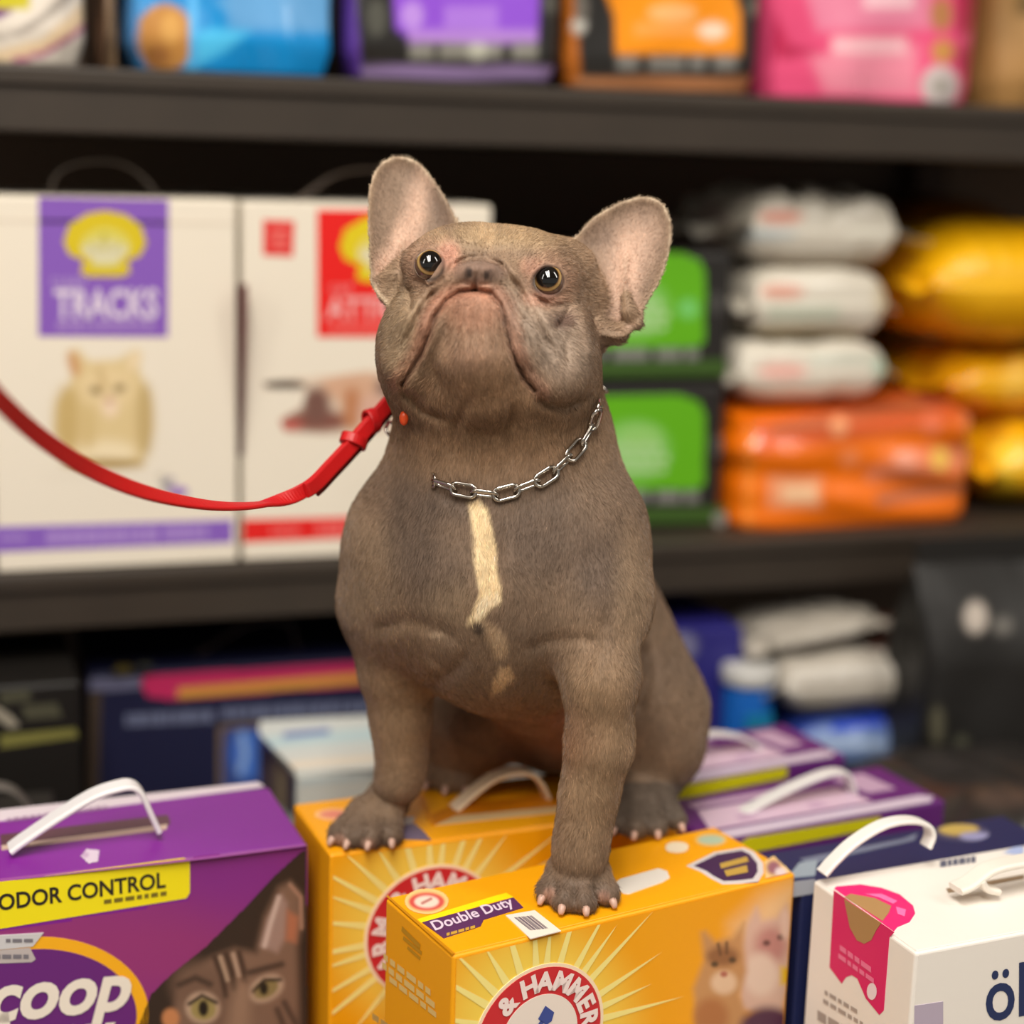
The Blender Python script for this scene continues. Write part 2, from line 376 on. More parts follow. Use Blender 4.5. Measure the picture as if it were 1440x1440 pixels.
upright_bag('pet_food_bag', 'shiny bright blue plastic bag with a round brown picture', xs(182, 60, YU), xs(484, 60, YU), YU, ZU, 0.31, 0.15, (6, 142, 214),
    [('r', (170, -30, 192, 120), (60, 130, 190), 5), ('p', [(300, 0), (395, -30), (470, -30), (470, 45), (340, 38)], (92, 166, 224), 8), ('r', (320, -10, 462, 44), (110, 170, 222), 7, 0.6),
     ('p', [(262, 50), (300, 40), (350, 45), (320, 70), (262, 100)], (80, 196, 246), 8), ('p', [(480, 40), (470, 100), (490, 112), (500, 0), (480, 0)], (120, 190, 236), 5), ('e', (232, 54, 41, 49), (196, 138, 70), 4), ('r', (266, -20, 278, 120), (80, 180, 240), 4),
     ('e', (240, 40, 14, 22), (222, 168, 92), 9), ('e', (222, 78, 16, 14), (160, 104, 52), 8)], group='bags on the top shelf', crease=0.006, seed=7)
BK = (38, 36, 34)
upright_bag('pet_food_bag', 'black bag with a purple label and purple side gusset on the top shelf', xs(487, 60, YU), xs(797, 60, YU), YU, ZU, 0.33, 0.16, BK,
    [('p', [(480, -30), (497, -30), (511, 112), (480, 112)], (92, 56, 150), 3), ('r', (508, 92, 800, 112), (146, 122, 168), 2.5), ('p', [(552, -20), (760, -20), (756, 58), (580, 56), (556, 40)], (150, 84, 224), 4),
     ('e', (580, 22, 16, 20), (196, 150, 240), 5), ('r', (625, 8, 700, 40), (180, 126, 236), 5), ('r', (575, 42, 755, 60), (188, 140, 226), 4)]+
    [('r', (a, 62, b, 82), (152, 150, 140), 4) for a, b in ((576, 610), (618, 664), (672, 706), (720, 756))]+[('e', (672, 72, 14, 12), (200, 200, 184), 4), ('e', (530, 25, 14, 26), (84, 84, 76), 6), ('e', (775, 5, 12, 14), (90, 90, 84), 5)], group='bags on the top shelf', seed=11, round_=10, crease=0.003)
upright_bag('pet_food_bag', 'black bag with a bright orange label and orange side gusset on the top shelf', xs(795, 60, YU), xs(1078, 60, YU), YU, ZU, 0.33, 0.16, BK,
    [('p', [(790, -30), (806, -30), (818, 120), (790, 120)], (188, 106, 34), 3), ('r', (808, 108, 1085, 130), (180, 120, 78), 2.5), ('p', [(848, -20), (1030, -20), (1042, 20), (1042, 76), (866, 76), (864, 22)], (252, 152, 10), 4),
     ('e', (945, 18, 34, 13), (255, 190, 120), 6), ('r', (892, 32, 1000, 50), (255, 170, 80), 5), ('e', (1002, 43, 20, 12), (255, 226, 200), 5), ('e', (814, 36, 11, 11), (200, 196, 186), 4), ('e', (818, 10, 10, 20), (110, 104, 96), 5)]+
    [('r', (a, 80, b, 98), (140, 138, 132), 4) for a, b in ((868, 898), (912, 962), (970, 992), (1004, 1036))]+[('e', (1068, 10, 14, 14), (120, 120, 104), 5)], group='bags on the top shelf', seed=13, round_=10, crease=0.003)
upright_bag('pet_food_bag', 'glossy crumpled pink plastic bag with a small silver disc on the top shelf', xs(1080, 60, YU), xs(1392, 60, YU), YU, ZU, 0.28, 0.15, (240, 84, 132),
    [('p', [(1130, -20), (1310, -20), (1310, 40), (1150, 44)], (240, 138, 170), 9), ('p', [(1140, 80), (1290, 62), (1290, 135), (1160, 130)], (246, 146, 170), 10), ('r', (1170, 52, 1275, 76), (255, 196, 206), 6), ('r', (1215, -10, 1285, 12), (255, 205, 216), 5),
     ('p', [(1090, 60), (1150, 72), (1100, 84)], (190, 36, 80), 8), ('p', [(1085, 85), (1110, 60), (1090, 20)], (206, 44, 90), 7), ('e', (1324, 20, 16, 24), (190, 130, 80), 7), ('p', [(1340, 70), (1380, 60), (1372, 120), (1350, 105)], (198, 30, 90), 8), ('e', (1326, 72, 16, 16), (212, 152, 76), 6),
     ('e', (1322, 121, 27, 29), (214, 200, 198), 4), ('e', (1322, 121, 12, 12), (176, 170, 160), 4), ('p', [(1340, -20), (1385, -20), (1380, 40), (1345, 50)], (196, 36, 84), 8)], group='bags on the top shelf', crease=0.009, seed=17, round_=5, bot=0.97)
upright_bag('paper_sack', 'tan kraft paper sack at the right end of the top shelf', xs(1394, 60, 1.40), xs(1600, 60, 1.40), 1.40, ZU, 0.34, 0.18, (178, 134, 78),
    [('r', (1380, -30, 1440, 60), (160, 122, 72), 30), ('r', (1430, -10, 1470, 22), (110, 84, 40), 6)], group='bags on the top shelf', seed=19, material=FILM_MATTE)

# ================================================================== middle shelf: two white litter cartons
YC = 1.357
WHT = (236, 226, 208)
def shelf_carton(px0, px1, ytop, ybot, name, label, group, cat='carton', Y=YC, D=0.16, rgb=WHT, z0=ZM, yref=500, **k):
    a = on_y(px0, yref, Y); b = on_y(px1, yref, Y); H = on_y((px0+px1)/2, ytop, Y)[2]-z0
    return Carton(name, label, cat, (a[0], Y, z0+0.0005), 0.0, b[0]-a[0], D, H, rgb, group, **k)
EMB = lambda cx, cy, s: ([(cx-58*s, cy+2*s), (cx-50*s, cy-22*s), (cx-24*s, cy-38*s), (cx+2*s, cy-42*s), (cx+30*s, cy-36*s), (cx+52*s, cy-20*s), (cx+59*s, cy+4*s), (cx+50*s, cy+22*s), (cx+33*s, cy+28*s), (cx+36*s, cy+46*s), (cx+24*s, cy+51*s), (cx-22*s, cy+51*s), (cx-34*s, cy+46*s), (cx-30*s, cy+28*s), (cx-50*s, cy+20*s)])
c1 = shelf_carton(-13, 333, 280, 795, 'litter_carton', 'white cardboard litter carton with purple label and sitting cat picture', 'white litter cartons on the middle shelf')
c1.decal('label', 'front', [(54, 277), (237, 281), (236, 474), (54, 473)], (134, 90, 186), 1, label='purple square label')
c1.decal('emblem', 'front', EMB(147, 338, 1.0), (216, 192, 30), 2)
c1.picture('emblem_face', 'front', EMB(148, 345, 0.62), (216, 204, 90), [('e', (147, 355, 34, 16), (218, 212, 178), 8), ('l', ([(146, 330), (147, 350)], 3), (190, 178, 70), 6), ('l', ([(128, 346), (136, 352)], 2), (186, 176, 80), 5), ('l', ([(166, 346), (160, 352)], 2), (186, 176, 80), 5)], 3)
c1.text('front', 'TRACKS', (76, 447), (222, 446), (76, 407), (222, 208, 226), 2, bold=0.03)
c1.text('front', 'CLEAN', (72, 402), (120, 402), (72, 390), (186, 160, 210), 2, bold=0.01)
c1.many('lettering', 'front', bars(80, 216, 452, 11, 9, 0, 0.3, 2), (166, 134, 198), 2)
CREAM = (222, 198, 146)
c1.picture('cat_picture', 'front', [(62, 480), (232, 480), (232, 670), (62, 670)], WHT,
    [('p', [(76, 610), (80, 565), (98, 540), (102, 520), (98, 494), (108, 490), (126, 508), (165, 506), (190, 492), (198, 496), (196, 520), (212, 560), (214, 600), (204, 640), (200, 656), (120, 660), (95, 640)], CREAM, 7),
    ('e', (104, 512, 8, 18, -0.3), (206, 156, 108), 7), ('e', (188, 508, 7, 14, 0.4), (236, 214, 176), 6), ('e', (150, 545, 40, 30), (230, 206, 158), 12), ('e', (135, 549, 8, 5, 0.2), (134, 108, 66), 6), ('e', (168, 546, 8, 5, -0.2), (140, 116, 76), 6), ('e', (155, 572, 10, 14), (242, 216, 188), 8),
     ('e', (154, 563, 5, 4), (190, 140, 110), 5), ('l', ([(140, 520), (146, 545)], 4), (206, 178, 126), 6), ('e', (95, 590, 18, 46), (200, 172, 112), 14), ('e', (150, 636, 40, 16), (240, 222, 184), 12), ('e', (145, 652, 56, 7), (172, 142, 84), 6), ('e', (204, 590, 12, 50), (196, 170, 116), 10), ('e', (125, 600, 10, 30), (212, 186, 130), 10)], 1)
c1.picture('paw_emblem', 'front', [(222, 668), (250, 664), (268, 684), (264, 700), (226, 700)], WHT, [('e', (234, 682, 8, 8), (150, 146, 150), 4), ('e', (250, 692, 14, 8), (150, 110, 190), 4), ('e', (240, 674, 6, 4), (170, 160, 170), 3)], 1)
c1.decal('band', 'front', [(-12, 741), (327, 731), (327, 763), (-12, 777)], (136, 96, 190), 1, label='purple band')
c1.many('lettering', 'front', bars(66, 222, 746, 20, 9, -0.03, 0.22, 5)+bars(232, 292, 741, 18, 4, -0.03, 0.22, 6)+bars(0, 36, 752, 8, 3), (168, 136, 206), 2)
c1.decal('fold_line', 'front', [(-12, 308), (333, 313), (333, 317), (-12, 312)], (222, 210, 192), 1)
c1.handle([(72, 276), (76, 250), (100, 232), (145, 226), (180, 234), (205, 254), (222, 279)], 0.05, (96, 86, 78), w=0.012)
c2 = shelf_carton(341, 686, 288, 785, 'litter_carton', 'white cardboard litter carton with red label behind the dog', 'white litter cartons on the middle shelf')
RED = (232, 28, 24)
c2.decal('label', 'front', [(446, 295), (632, 296), (632, 474), (446, 474)], RED, 1, label='red square label')
c2.decal('emblem', 'front', EMB(535, 345, 1.0), (224, 200, 24), 2)
c2.picture('emblem_face', 'front', EMB(536, 352, 0.62), (222, 206, 90), [('e', (536, 362, 34, 16), (224, 214, 180), 8)], 3)
c2.text('front', 'ATTRACT', (458, 448), (622, 448), (458, 418), (240, 176, 172), 2, bold=0.03)
c2.text('front', 'CAT', (464, 412), (496, 412), (464, 400), (238, 150, 148), 2, bold=0.01)
c2.many('lettering', 'front', bars(464, 620, 456, 10, 9, 0, 0.3, 3), (240, 110, 104), 2)
c2.decal('small_label', 'front', [(370, 309), (414, 311), (412, 361), (370, 359)], (224, 52, 50), 1, label='small red square')
c2.many('lettering', 'front', bars(380, 404, 322, 7, 2)+bars(380, 404, 334, 7, 3)+bars(384, 402, 346, 6, 2), (236, 120, 112), 2)
c2.picture('pet_picture', 'front', [(370, 536), (424, 530), (470, 528), (520, 520), (560, 530), (560, 606), (470, 612), (400, 608), (392, 590), (425, 570), (430, 548), (372, 548)], (226, 206, 184),
    [('e', (400, 541, 30, 6), (64, 56, 52), 4), ('e', (500, 545, 50, 22), (214, 170, 140), 12), ('e', (446, 592, 48, 16), (134, 84, 72), 8), ('e', (445, 570, 20, 26), (120, 84, 74), 9), ('e', (545, 545, 16, 14), (120, 100, 96), 10), ('e', (408, 598, 16, 8), (190, 96, 86), 6), ('e', (495, 575, 14, 30), (190, 128, 88), 9), ('e', (525, 580, 20, 24), (216, 172, 152), 10)], 1)
c2.decal('band', 'front', [(342, 731), (680, 722), (680, 748), (342, 763)], (228, 34, 32), 1, label='red band')
c2.many('lettering', 'front', bars(380, 420, 742, 10, 3, -0.03)+bars(445, 600, 736, 16, 8, -0.03), (240, 104, 100), 2)
c2.decal('side_panel_print', 'left', [(334, 400), (348, 400), (342, 640), (330, 640)], (120, 40, 44), 1, label='dark red side print')
c2.handle([(412, 286), (436, 268), (470, 246), (510, 238), (550, 244), (580, 268), (590, 290)], 0.05, (132, 116, 104), w=0.012)

# black sacks with a green panel, two high
GRN = (98, 178, 16)
for k, (yt, yb, z0, lbl) in enumerate(((540, 747, ZM, 'black pack with green panel at the bottom of its stack'), (350, 540, None, 'black pack with green panel on top of another black pack'))):
    if z0 is None: z0 = g.loc[2]+g.H+0.001
    g = shelf_carton(700, 1024, yt+2, yb, 'litter_pack', lbl, 'black packs with green panels', Y=1.40, rgb=(34, 31, 29), z0=z0, bevel=0.006, flap=False, D=0.2)
    o = yt-540 if k else 0; y = (yt+14) if k == 0 else yt+4
    lab = [(700, y+4), (960, y+2), (984, y+12), (992, y+30), (990, y+128), (980, y+134), (700, y+136)]
    g.picture('panel', 'front', lab, GRN, [('e', (890, y+80, 46, 36), (150, 210, 120), 14, 0.9), ('e', (968, y+80, 13, 13), (120, 206, 110), 6) if k else ('e', (900, y+60, 30, 16), (150, 206, 110), 10)], 1, res=3)
    g.many('lettering', 'front', bars(860, 930, y+70, 9, 4)+bars(856, 940, y+86, 9, 5)+bars(866, 936, y+102, 8, 4), (178, 214, 150), 2)
    g.many('lettering', 'front', [[(a, y+136), (b, y+136), (b, y+152), (a, y+153)] for a, b in ((760, 800), (812, 850), (862, 912), (922, 958), (964, 982))], (128, 126, 122), 1)
    g.decal('band', 'front', [(700, yb-30), (1022, yb-35), (1022, yb-12), (700, yb-8)], (58, 88, 30), 1, label='dark green band')
    g.many('emblem', 'front', [ell_pts(1008, y+72, 8, 16, 20)], (74, 72, 70), 1)
    if k == 0: g.many('emblem', 'front', [ell_pts(1012, 730, 10, 10, 20)], (140, 136, 128), 2)

# orange bag and three white bags piled on it
OR = (246, 118, 8)
def y_lying(px0, px1, pyt, pyb, Y, D, name, label, base, layers, group, H=None, **k):
    a = on_y(px0, (pyt+pyb)/2, Y); b = on_y(px1, (pyt+pyb)/2, Y); zt = on_y((px0+px1)/2, pyt, Y)[2]; zb = on_y((px0+px1)/2, pyb, Y)[2]
    return lying_bag(name, label, ((a[0]+b[0])/2, Y+D/2, (zt+zb)/2), b[0]-a[0], D, zt-zb, 0, base, layers, group, **k)
xo0, xo1 = xs(1044, 650, 1.375), xs(1384, 650, 1.375)
upright_bag('pet_food_bag', 'bright orange plastic bag under three white bags on the middle shelf', xo0, xo1, 1.375, ZM, 0.112, 0.20, OR,
    [('p', [(1050, 600), (1300, 545), (1380, 560), (1380, 590), (1050, 640)], (232, 104, 56), 12), ('p', [(1090, 610), (1260, 580), (1330, 575), (1300, 560), (1080, 600)], (196, 110, 72), 7), ('e', (1180, 599, 13, 16), (255, 170, 120), 4), ('e', (1195, 645, 14, 14), (250, 140, 80), 5), ('r', (1080, 670, 1155, 714), (250, 160, 112), 6), ('r', (1100, 682, 1148, 706), (255, 206, 160), 6),
     ('p', [(1215, 660), (1290, 630), (1370, 625), (1372, 660), (1220, 680)], (250, 142, 96), 6), ('e', (1322, 645, 13, 16), (250, 200, 90), 4), ('e', (1275, 645, 16, 14), (255, 170, 140), 5), ('p', [(1230, 696), (1372, 672), (1376, 688), (1236, 712)], (190, 108, 72), 5), ('e', (1310, 595, 14, 16), (250, 130, 90), 6), ('e', (1365, 590, 14, 14), (250, 140, 90), 6), ('p', [(1050, 600), (1060, 600), (1058, 750), (1046, 750)], (250, 140, 40), 4)],
    group='bags on the middle shelf', crease=0.005, seed=23, round_=7, pinch=0.86, bot=0.97, seam=False)
WB = (216, 208, 192)
gW = 'white bags piled on the orange bag'
zc = ZM+0.116
for k, (x0, x1, h, lbl, ly, sd, tl) in enumerate((
    (1030, 1268, 0.056, 'white plastic bag resting directly on the orange bag', [('e', (1100, 522, 34, 12), (226, 170, 156), 8), ('r', (1140, 500, 1240, 510), (190, 196, 180), 5), ('e', (1240, 520, 12, 16), (170, 190, 170), 8), ('e', (1060, 560, 30, 14), (190, 176, 160), 10)], 31, -0.05),
    (1046, 1262, 0.064, 'white plastic bag in the middle of the white pile', [('e', (1100, 410, 30, 10), (214, 150, 130), 7), ('r', (1080, 430, 1180, 450), (186, 192, 172), 8), ('e', (1120, 472, 90, 12), (176, 158, 110), 8), ('e', (1245, 420, 14, 30), (196, 180, 150), 10)], 37, 0.0),
    (1036, 1268, 0.064, 'crumpled white plastic bag on top of the white pile', [('e', (1098, 305, 30, 9), (226, 150, 130), 7), ('e', (1060, 330, 60, 8), (186, 194, 194), 6), ('e', (1000, 320, 24, 40), (190, 170, 160), 12), ('e', (1160, 368, 90, 8), (180, 164, 140), 8), ('e', (1220, 330, 30, 14), (228, 222, 206), 8)], 41, 0.02))):  # mauve spot: shade on the left tip, put into the colour
    a = xs(x0, 420, 1.40); b = xs(x1, 420, 1.40)
    lying_bag('treat_bag', lbl, ((a+b)/2, 1.40+0.08, zc+h/2), b-a-0.02, 0.17, h, 0, WB, ly, gW, seed=sd, wrinkle=0.008 if k == 2 else 0.003, tilt=tl*0.3, p=9.0, seam=0.035 if k == 2 else 0.008)
    zc += h+0.0025
# yellow bags at the right
YL = (244, 178, 10); gY = 'yellow bags at the right end of the middle shelf'
for (cx, cy, Y, W, D, H, lbl, ly, sd, tl) in (
    (1462, 650, 1.385, 0.13, 0.18, 0.080, 'yellow plastic bag standing at the bottom of the yellow pile', [('e', (1410, 700, 24, 40), (252, 206, 40), 10), ('e', (1420, 640, 30, 20), (255, 212, 60), 12), ('e', (1400, 600, 20, 20), (214, 150, 20), 8)], 51, 0.0),
    (1422, 545, 1.42, 0.18, 0.16, 0.066, 'crumpled yellow plastic bag in the middle of the yellow pile', [('e', (1330, 530, 40, 30), (230, 160, 14), 12), ('e', (1430, 540, 20, 40), (250, 196, 70), 8), ('e', (1325, 560, 13, 10), (150, 150, 40), 5), ('e', (1370, 580, 20, 24), (250, 150, 60), 8)], 53, 0.0),
    (1424, 400, 1.38, 0.21, 0.20, 0.114, 'large plump yellow plastic bag on top of the yellow pile', [('e', (1390, 380, 60, 40), (250, 190, 24), 20), ('e', (1340, 470, 60, 16), (214, 146, 10), 12)], 57, 0.0)):
    q = on_y(cx, cy, Y); zq = {51: ZM+H/2+0.006, 53: ZM+0.092+H/2, 57: ZM+0.168+H/2}[sd]
    lying_bag('pet_food_bag', lbl, (q[0]+0.02, Y+D/2, zq), W, D, H, 0, YL, ly, gY, seed=sd, wrinkle=0.005, tilt=tl, p=3.0, seam=0.012)
q = on_y(1275, 450, 1.62)
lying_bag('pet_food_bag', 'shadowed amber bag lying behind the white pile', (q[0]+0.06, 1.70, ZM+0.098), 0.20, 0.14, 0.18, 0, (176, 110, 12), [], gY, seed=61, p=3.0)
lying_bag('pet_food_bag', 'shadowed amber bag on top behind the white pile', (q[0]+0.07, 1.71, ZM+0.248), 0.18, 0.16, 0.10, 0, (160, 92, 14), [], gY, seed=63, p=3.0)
# ================================================================== under the middle shelf
nv = Carton('litter_carton', 'navy blue carton with pink and yellow banner under the middle shelf', 'carton', (on_y(125, 960, 1.385)[0], 1.385, ZD+0.0006), 0.0, on_y(560, 960, 1.385)[0]-on_y(125, 960, 1.385)[0], 0.17, 0.715-ZD, (26, 28, 58), 'cartons on the base deck')
nv.decal('edge_strip', 'front', [(126, 955), (200, 949), (200, 968), (126, 974)], (104, 104, 130), 1, label='grey blue strip')
nv.decal('corner_strip', 'front', [(126, 972), (143, 971), (139, 1130), (122, 1132)], (70, 58, 48), 1, label='brown corner strip')
nv.picture('banner', 'front', [(196, 962), (204, 950), (300, 944), (520, 930), (560, 930), (560, 962), (420, 970), (240, 984), (208, 980)], (196, 44, 96), [('p', [(250, 968), (540, 944), (540, 958), (250, 982)], (214, 154, 60), 3), ('p', [(380, 978), (540, 962), (540, 972), (380, 988)], (110, 40, 120), 4)], 1)
nv.many('lettering', 'front', bars(176, 300, 1004, 17, 9, -0.05, 0.2, 8)+bars(312, 520, 995, 16, 13, -0.05, 0.2, 9), (106, 112, 140), 2)
nv.decal('picture_frame', 'front', [(306, 1020), (470, 1008), (470, 1130), (306, 1130)], (112, 92, 66), 1, label='tan picture frame')
nv.picture('blue_picture', 'front', [(314, 1026), (470, 1016), (470, 1130), (312, 1130)], (52, 70, 130), [('e', (342, 1060, 18, 34), (64, 102, 190), 6), ('r', (336, 1030, 362, 1095), (70, 120, 210), 6, 0.7), ('l', ([(340, 1035), (345, 1060), (338, 1085)], 4), (150, 180, 220), 5)], 2)
nv.handle([(272, 922), (300, 905), (340, 880), (378, 870), (405, 876), (415, 900), (420, 925)], 0.04, (72, 56, 52), w=0.014)
nv.picture('gold_emblem', 'top', [(155, 950), (165, 934), (215, 930), (212, 945)], (26, 28, 50), [('e', (172, 940, 14, 7), (110, 96, 44), 4), ('e', (205, 936, 12, 4), (96, 96, 80), 3)], 1)
nv.decal('side_print', 'left', [(101, 968), (120, 972), (120, 1060), (101, 1050)], (32, 54, 88), 1)
bl = Carton('litter_carton', 'black carton with olive stripe and white handle at the far left under the shelf', 'carton', (on_y(-160, 1000, 1.30)[0], 1.30, ZD+0.0006), 0.0, on_y(113, 1000, 1.30)[0]-on_y(-160, 1000, 1.30)[0], 0.15, 0.736-ZD, (24, 21, 18), 'cartons on the base deck')
bl.decal('stripe', 'front', [(0, 1034), (106, 1024), (110, 1036), (0, 1052)], (120, 116, 60), 1, label='olive stripe')
bl.many('lettering', 'front', [[(0, 974), (40, 970), (46, 984), (0, 990)], [(30, 992), (80, 988), (88, 1008), (36, 1012)]], (74, 72, 56), 1)
bl.many('lettering', 'front', [[(-10, 990), (14, 1004), (28, 1020), (14, 1024), (-10, 1006)]], (150, 142, 126), 2)
# grey arc of a handle standing on a low grey carton by the purple one
lo = Carton('litter_carton', 'low dark grey carton behind the big purple carton with a grey handle', 'carton', (-0.12, 1.115, ZD+0.0006), 0.0, 0.19, 0.12, 0.235, (34, 30, 28), 'cartons on the base deck')
lo.handle([(-50, 1160), (-40, 1120), (-10, 1106), (20, 1112), (42, 1136), (48, 1160)], 0.05, (104, 98, 92), w=0.016)
# pale wipes box
ZL = 0.70
pb_a = on_z(418, 1091, ZL); pb_b = on_z(364, 1033, ZL)
wp = Carton('wipes_box', 'pale blue and white box lying flat behind the dog', 'box', (pb_a[0], pb_a[1], ZD+0.10), 0.0, 0.19, pb_b[1]-pb_a[1], ZL-ZD-0.10, (206, 208, 200))
wp.picture('top_print', 'top', [(420, 1089), (366, 1034), (364, 1022), (366, 1014), (640, 1000), (640, 1075)], (206, 210, 206), [('p', [(364, 1036), (640, 1015), (640, 1032), (385, 1052)], (186, 208, 212), 5), ('p', [(405, 1070), (640, 1052), (640, 1062), (412, 1082)], (226, 214, 196), 4), ('l', ([(402, 1034), (460, 1028)], 4), (96, 116, 176), 4)], 1)
wp.picture('side_print', 'left', [(364, 1036), (416, 1092), (414, 1150), (366, 1110)], (96, 76, 80), [('p', [(385, 1070), (405, 1095), (403, 1150), (385, 1130)], (150, 132, 104), 7), ('e', (372, 1060, 8, 20), (60, 44, 60), 5), ('p', [(406, 1090), (418, 1096), (416, 1150), (408, 1140)], (40, 36, 70), 4)], 1)
wp.decal('front_band', 'front', [(420, 1096), (640, 1074), (640, 1082), (420, 1106)], (196, 208, 208), 1)
wp2 = box_obj('stand_box', (0.002, 0.002, ZD-wp.loc[2]+0.001), (0.188, 0.09, -0.001), mat('kraft_card', (150, 124, 92), 0.6), None, 0.001)
wp2.location = tuple(wp.loc); tag(wp2, 'plain brown box under the pale wipes box', 'box')

# right side under the shelf
bb = Carton('pet_food_box', 'tall dark blue box standing behind the dog rump', 'box', (on_y(905, 960, 1.34)[0], 1.34, ZD+0.0006), 0.0, on_y(1042, 960, 1.34)[0]-on_y(905, 960, 1.34)[0], 0.14, 0.732-ZD, (42, 38, 118))
bb.picture('corner_print', 'front', [(920, 890), (985, 886), (985, 930), (920, 940)], (42, 38, 112), [('e', (958, 908, 22, 20), (120, 118, 150), 8)], 1)
tq = on_y(1072, 1005, 1.30)
tub = empty('wipes_tub', (tq[0], 1.33, ZD+0.0006)); tag(tub, 'blue and teal round tub with a white lid behind the purple cartons', 'tub')
def lathe(name, prof, material, parent, n=40, z0=0.0):
    V = []; Fc = []
    for r, z in prof: V += [(r*math.cos(2*math.pi*i/n), r*math.sin(2*math.pi*i/n), z+z0) for i in range(n)]
    for j in range(len(prof)-1): Fc += [(j*n+i, j*n+(i+1) % n, (j+1)*n+(i+1) % n, (j+1)*n+i) for i in range(n)]
    Fc += [tuple(range(n-1, -1, -1)), tuple(range((len(prof)-1)*n, len(prof)*n))]
    return mesh_obj(name, V, Fc, material, parent, True)
zt = on_y(1072, 973, 1.30)[2]-ZD
lathe('tub_body', [(0.021, 0), (0.0225, 0.003), (0.0225, zt-0.004), (0.021, zt)], mat('tub_blue', (20, 92, 176), 0.3), tub)
lathe('tub_lid', [(0.024, zt), (0.025, zt+0.002), (0.025, zt+0.014), (0.022, zt+0.017)], mat('tub_white', (196, 194, 190), 0.4), tub)
box_obj('tub_label', (-0.012, -0.0235, zt-0.05), (0.014, -0.0205, zt-0.024), mat('tub_teal', (26, 120, 160), 0.35), tub, 0.0004)
gB = 'packets piled under the shelf at right'
YB = 1.30
def pk(x0, x1, yt, yb, Y, D, name, label, base, layers, sd, tl=0.0, **k):
    return y_lying(x0, x1, yt, yb, Y, D, name, label, base, layers, gB, seed=sd, tilt=tl, cat='packet', **k)
pk(1125, 1290, 1010, 1090, YB, 0.12, 'food_pouch', 'blue packet with pale lettering under the white packets', (46, 66, 150), [('e', (1195, 1050, 70, 34), (120, 146, 196), 12), ('p', [(1170, 1018), (1240, 1010), (1240, 1020), (1170, 1030)], (20, 60, 200), 4), ('l', ([(1150, 1050), (1190, 1044), (1240, 1048)], 7), (170, 190, 220), 6), ('e', (1275, 1030, 14, 26), (120, 120, 150), 8)], 71, p=5, wrinkle=0.003)
q = on_y(1195, 1170, YB+0.06)
bx = Carton('food_box', 'plain brown box under the blue packet behind the purple cartons', 'box', (q[0]-0.08, YB+0.015, ZD+0.0006), 0.0, 0.11, 0.1, on_y(1195, 1092, YB)[2]-ZD, (96, 78, 66))
pk(1108, 1302, 930, 1004, YB, 0.13, 'food_pouch', 'large white packet with yellow edge on the blue packet', (192, 184, 172), [('e', (1200, 998, 110, 7), (160, 146, 90), 5), ('r', (1120, 940, 1290, 950), (206, 200, 190), 5), ('e', (1285, 940, 18, 26), (210, 206, 200), 8)]+[('l', ([(1130, y), (1270, y-6)], 2), (160, 150, 136), 4) for y in (962, 974, 984)], 73, p=6, wrinkle=0.003)
pk(1090, 1240, 880, 910, YB+0.02, 0.10, 'food_pouch', 'thin white packet tilted on top of the packet pile', (176, 168, 156), [('e', (1205, 915, 26, 10), (140, 134, 128), 7)], 75, tl=-0.12, p=5, wrinkle=0.003)
pk(1250, 1300, 890, 924, YB+0.03, 0.09, 'food_pouch', 'small reddish brown packet at the back of the packet pile', (88, 56, 46), [], 77, p=5, wrinkle=0.003)
# dark sack at the right
dq = on_y(1385, 960, 1.26)
upright_bag('dark_sack', 'large black plastic sack standing at the right under the shelf', dq[0]-0.072, dq[0]+0.16, 1.24, ZD, 0.36, 0.09, (30, 28, 26), [('e', (1372, 868, 16, 22), (196, 184, 172), 6), ('e', (1410, 880, 14, 12), (110, 106, 100), 7), ('e', (1318, 1020, 9, 26), (96, 92, 74), 6), ('e', (1352, 1044, 9, 9), (84, 84, 68), 6)], seed=81, crease=0.005, round_=6, pinch=0.75, material=FILM_MATTE)
lying_bag('dark_sack', 'flat black sack lying beside the right purple cartons', (on_z(1370, 1120, 0.66)[0]+0.04, 1.12, 0.64), 0.20, 0.17, 0.06, 0, (44, 40, 38), [('e', (1410, 1120, 40, 16), (84, 68, 60), 14)], seed=83, p=3)
st = box_obj('stand_box', (0, 0, 0), (0.18, 0.14, 0.168), mat('kraft_dark', (70, 56, 46), 0.7), None, 0.002)
st.location = (on_z(1370, 1120, 0.66)[0]-0.04, 1.045, ZD+0.0005); tag(st, 'dark brown box under the flat black sack', 'box')

# ================================================================== front row of cartons on the deck
ZT = 0.74
def front_carton(A, B, D, name, label, group, rgb, z=ZT, W=None, H=None, **k):
    a = on_z(*A, z); b = on_z(*B, z); yaw = math.atan2(b[1]-a[1], b[0]-a[0]); W = W or float(np.hypot(*(b-a)[:2])); H = H or z-ZD-0.001
    return Carton(name, label, 'carton', (a[0], a[1], z-H), yaw, W, D, H-0.0006, rgb, group, **k)
gF = 'litter cartons in the front row'
PUR = (128, 30, 146); YEL = (246, 166, 4); YEP = (244, 226, 20)
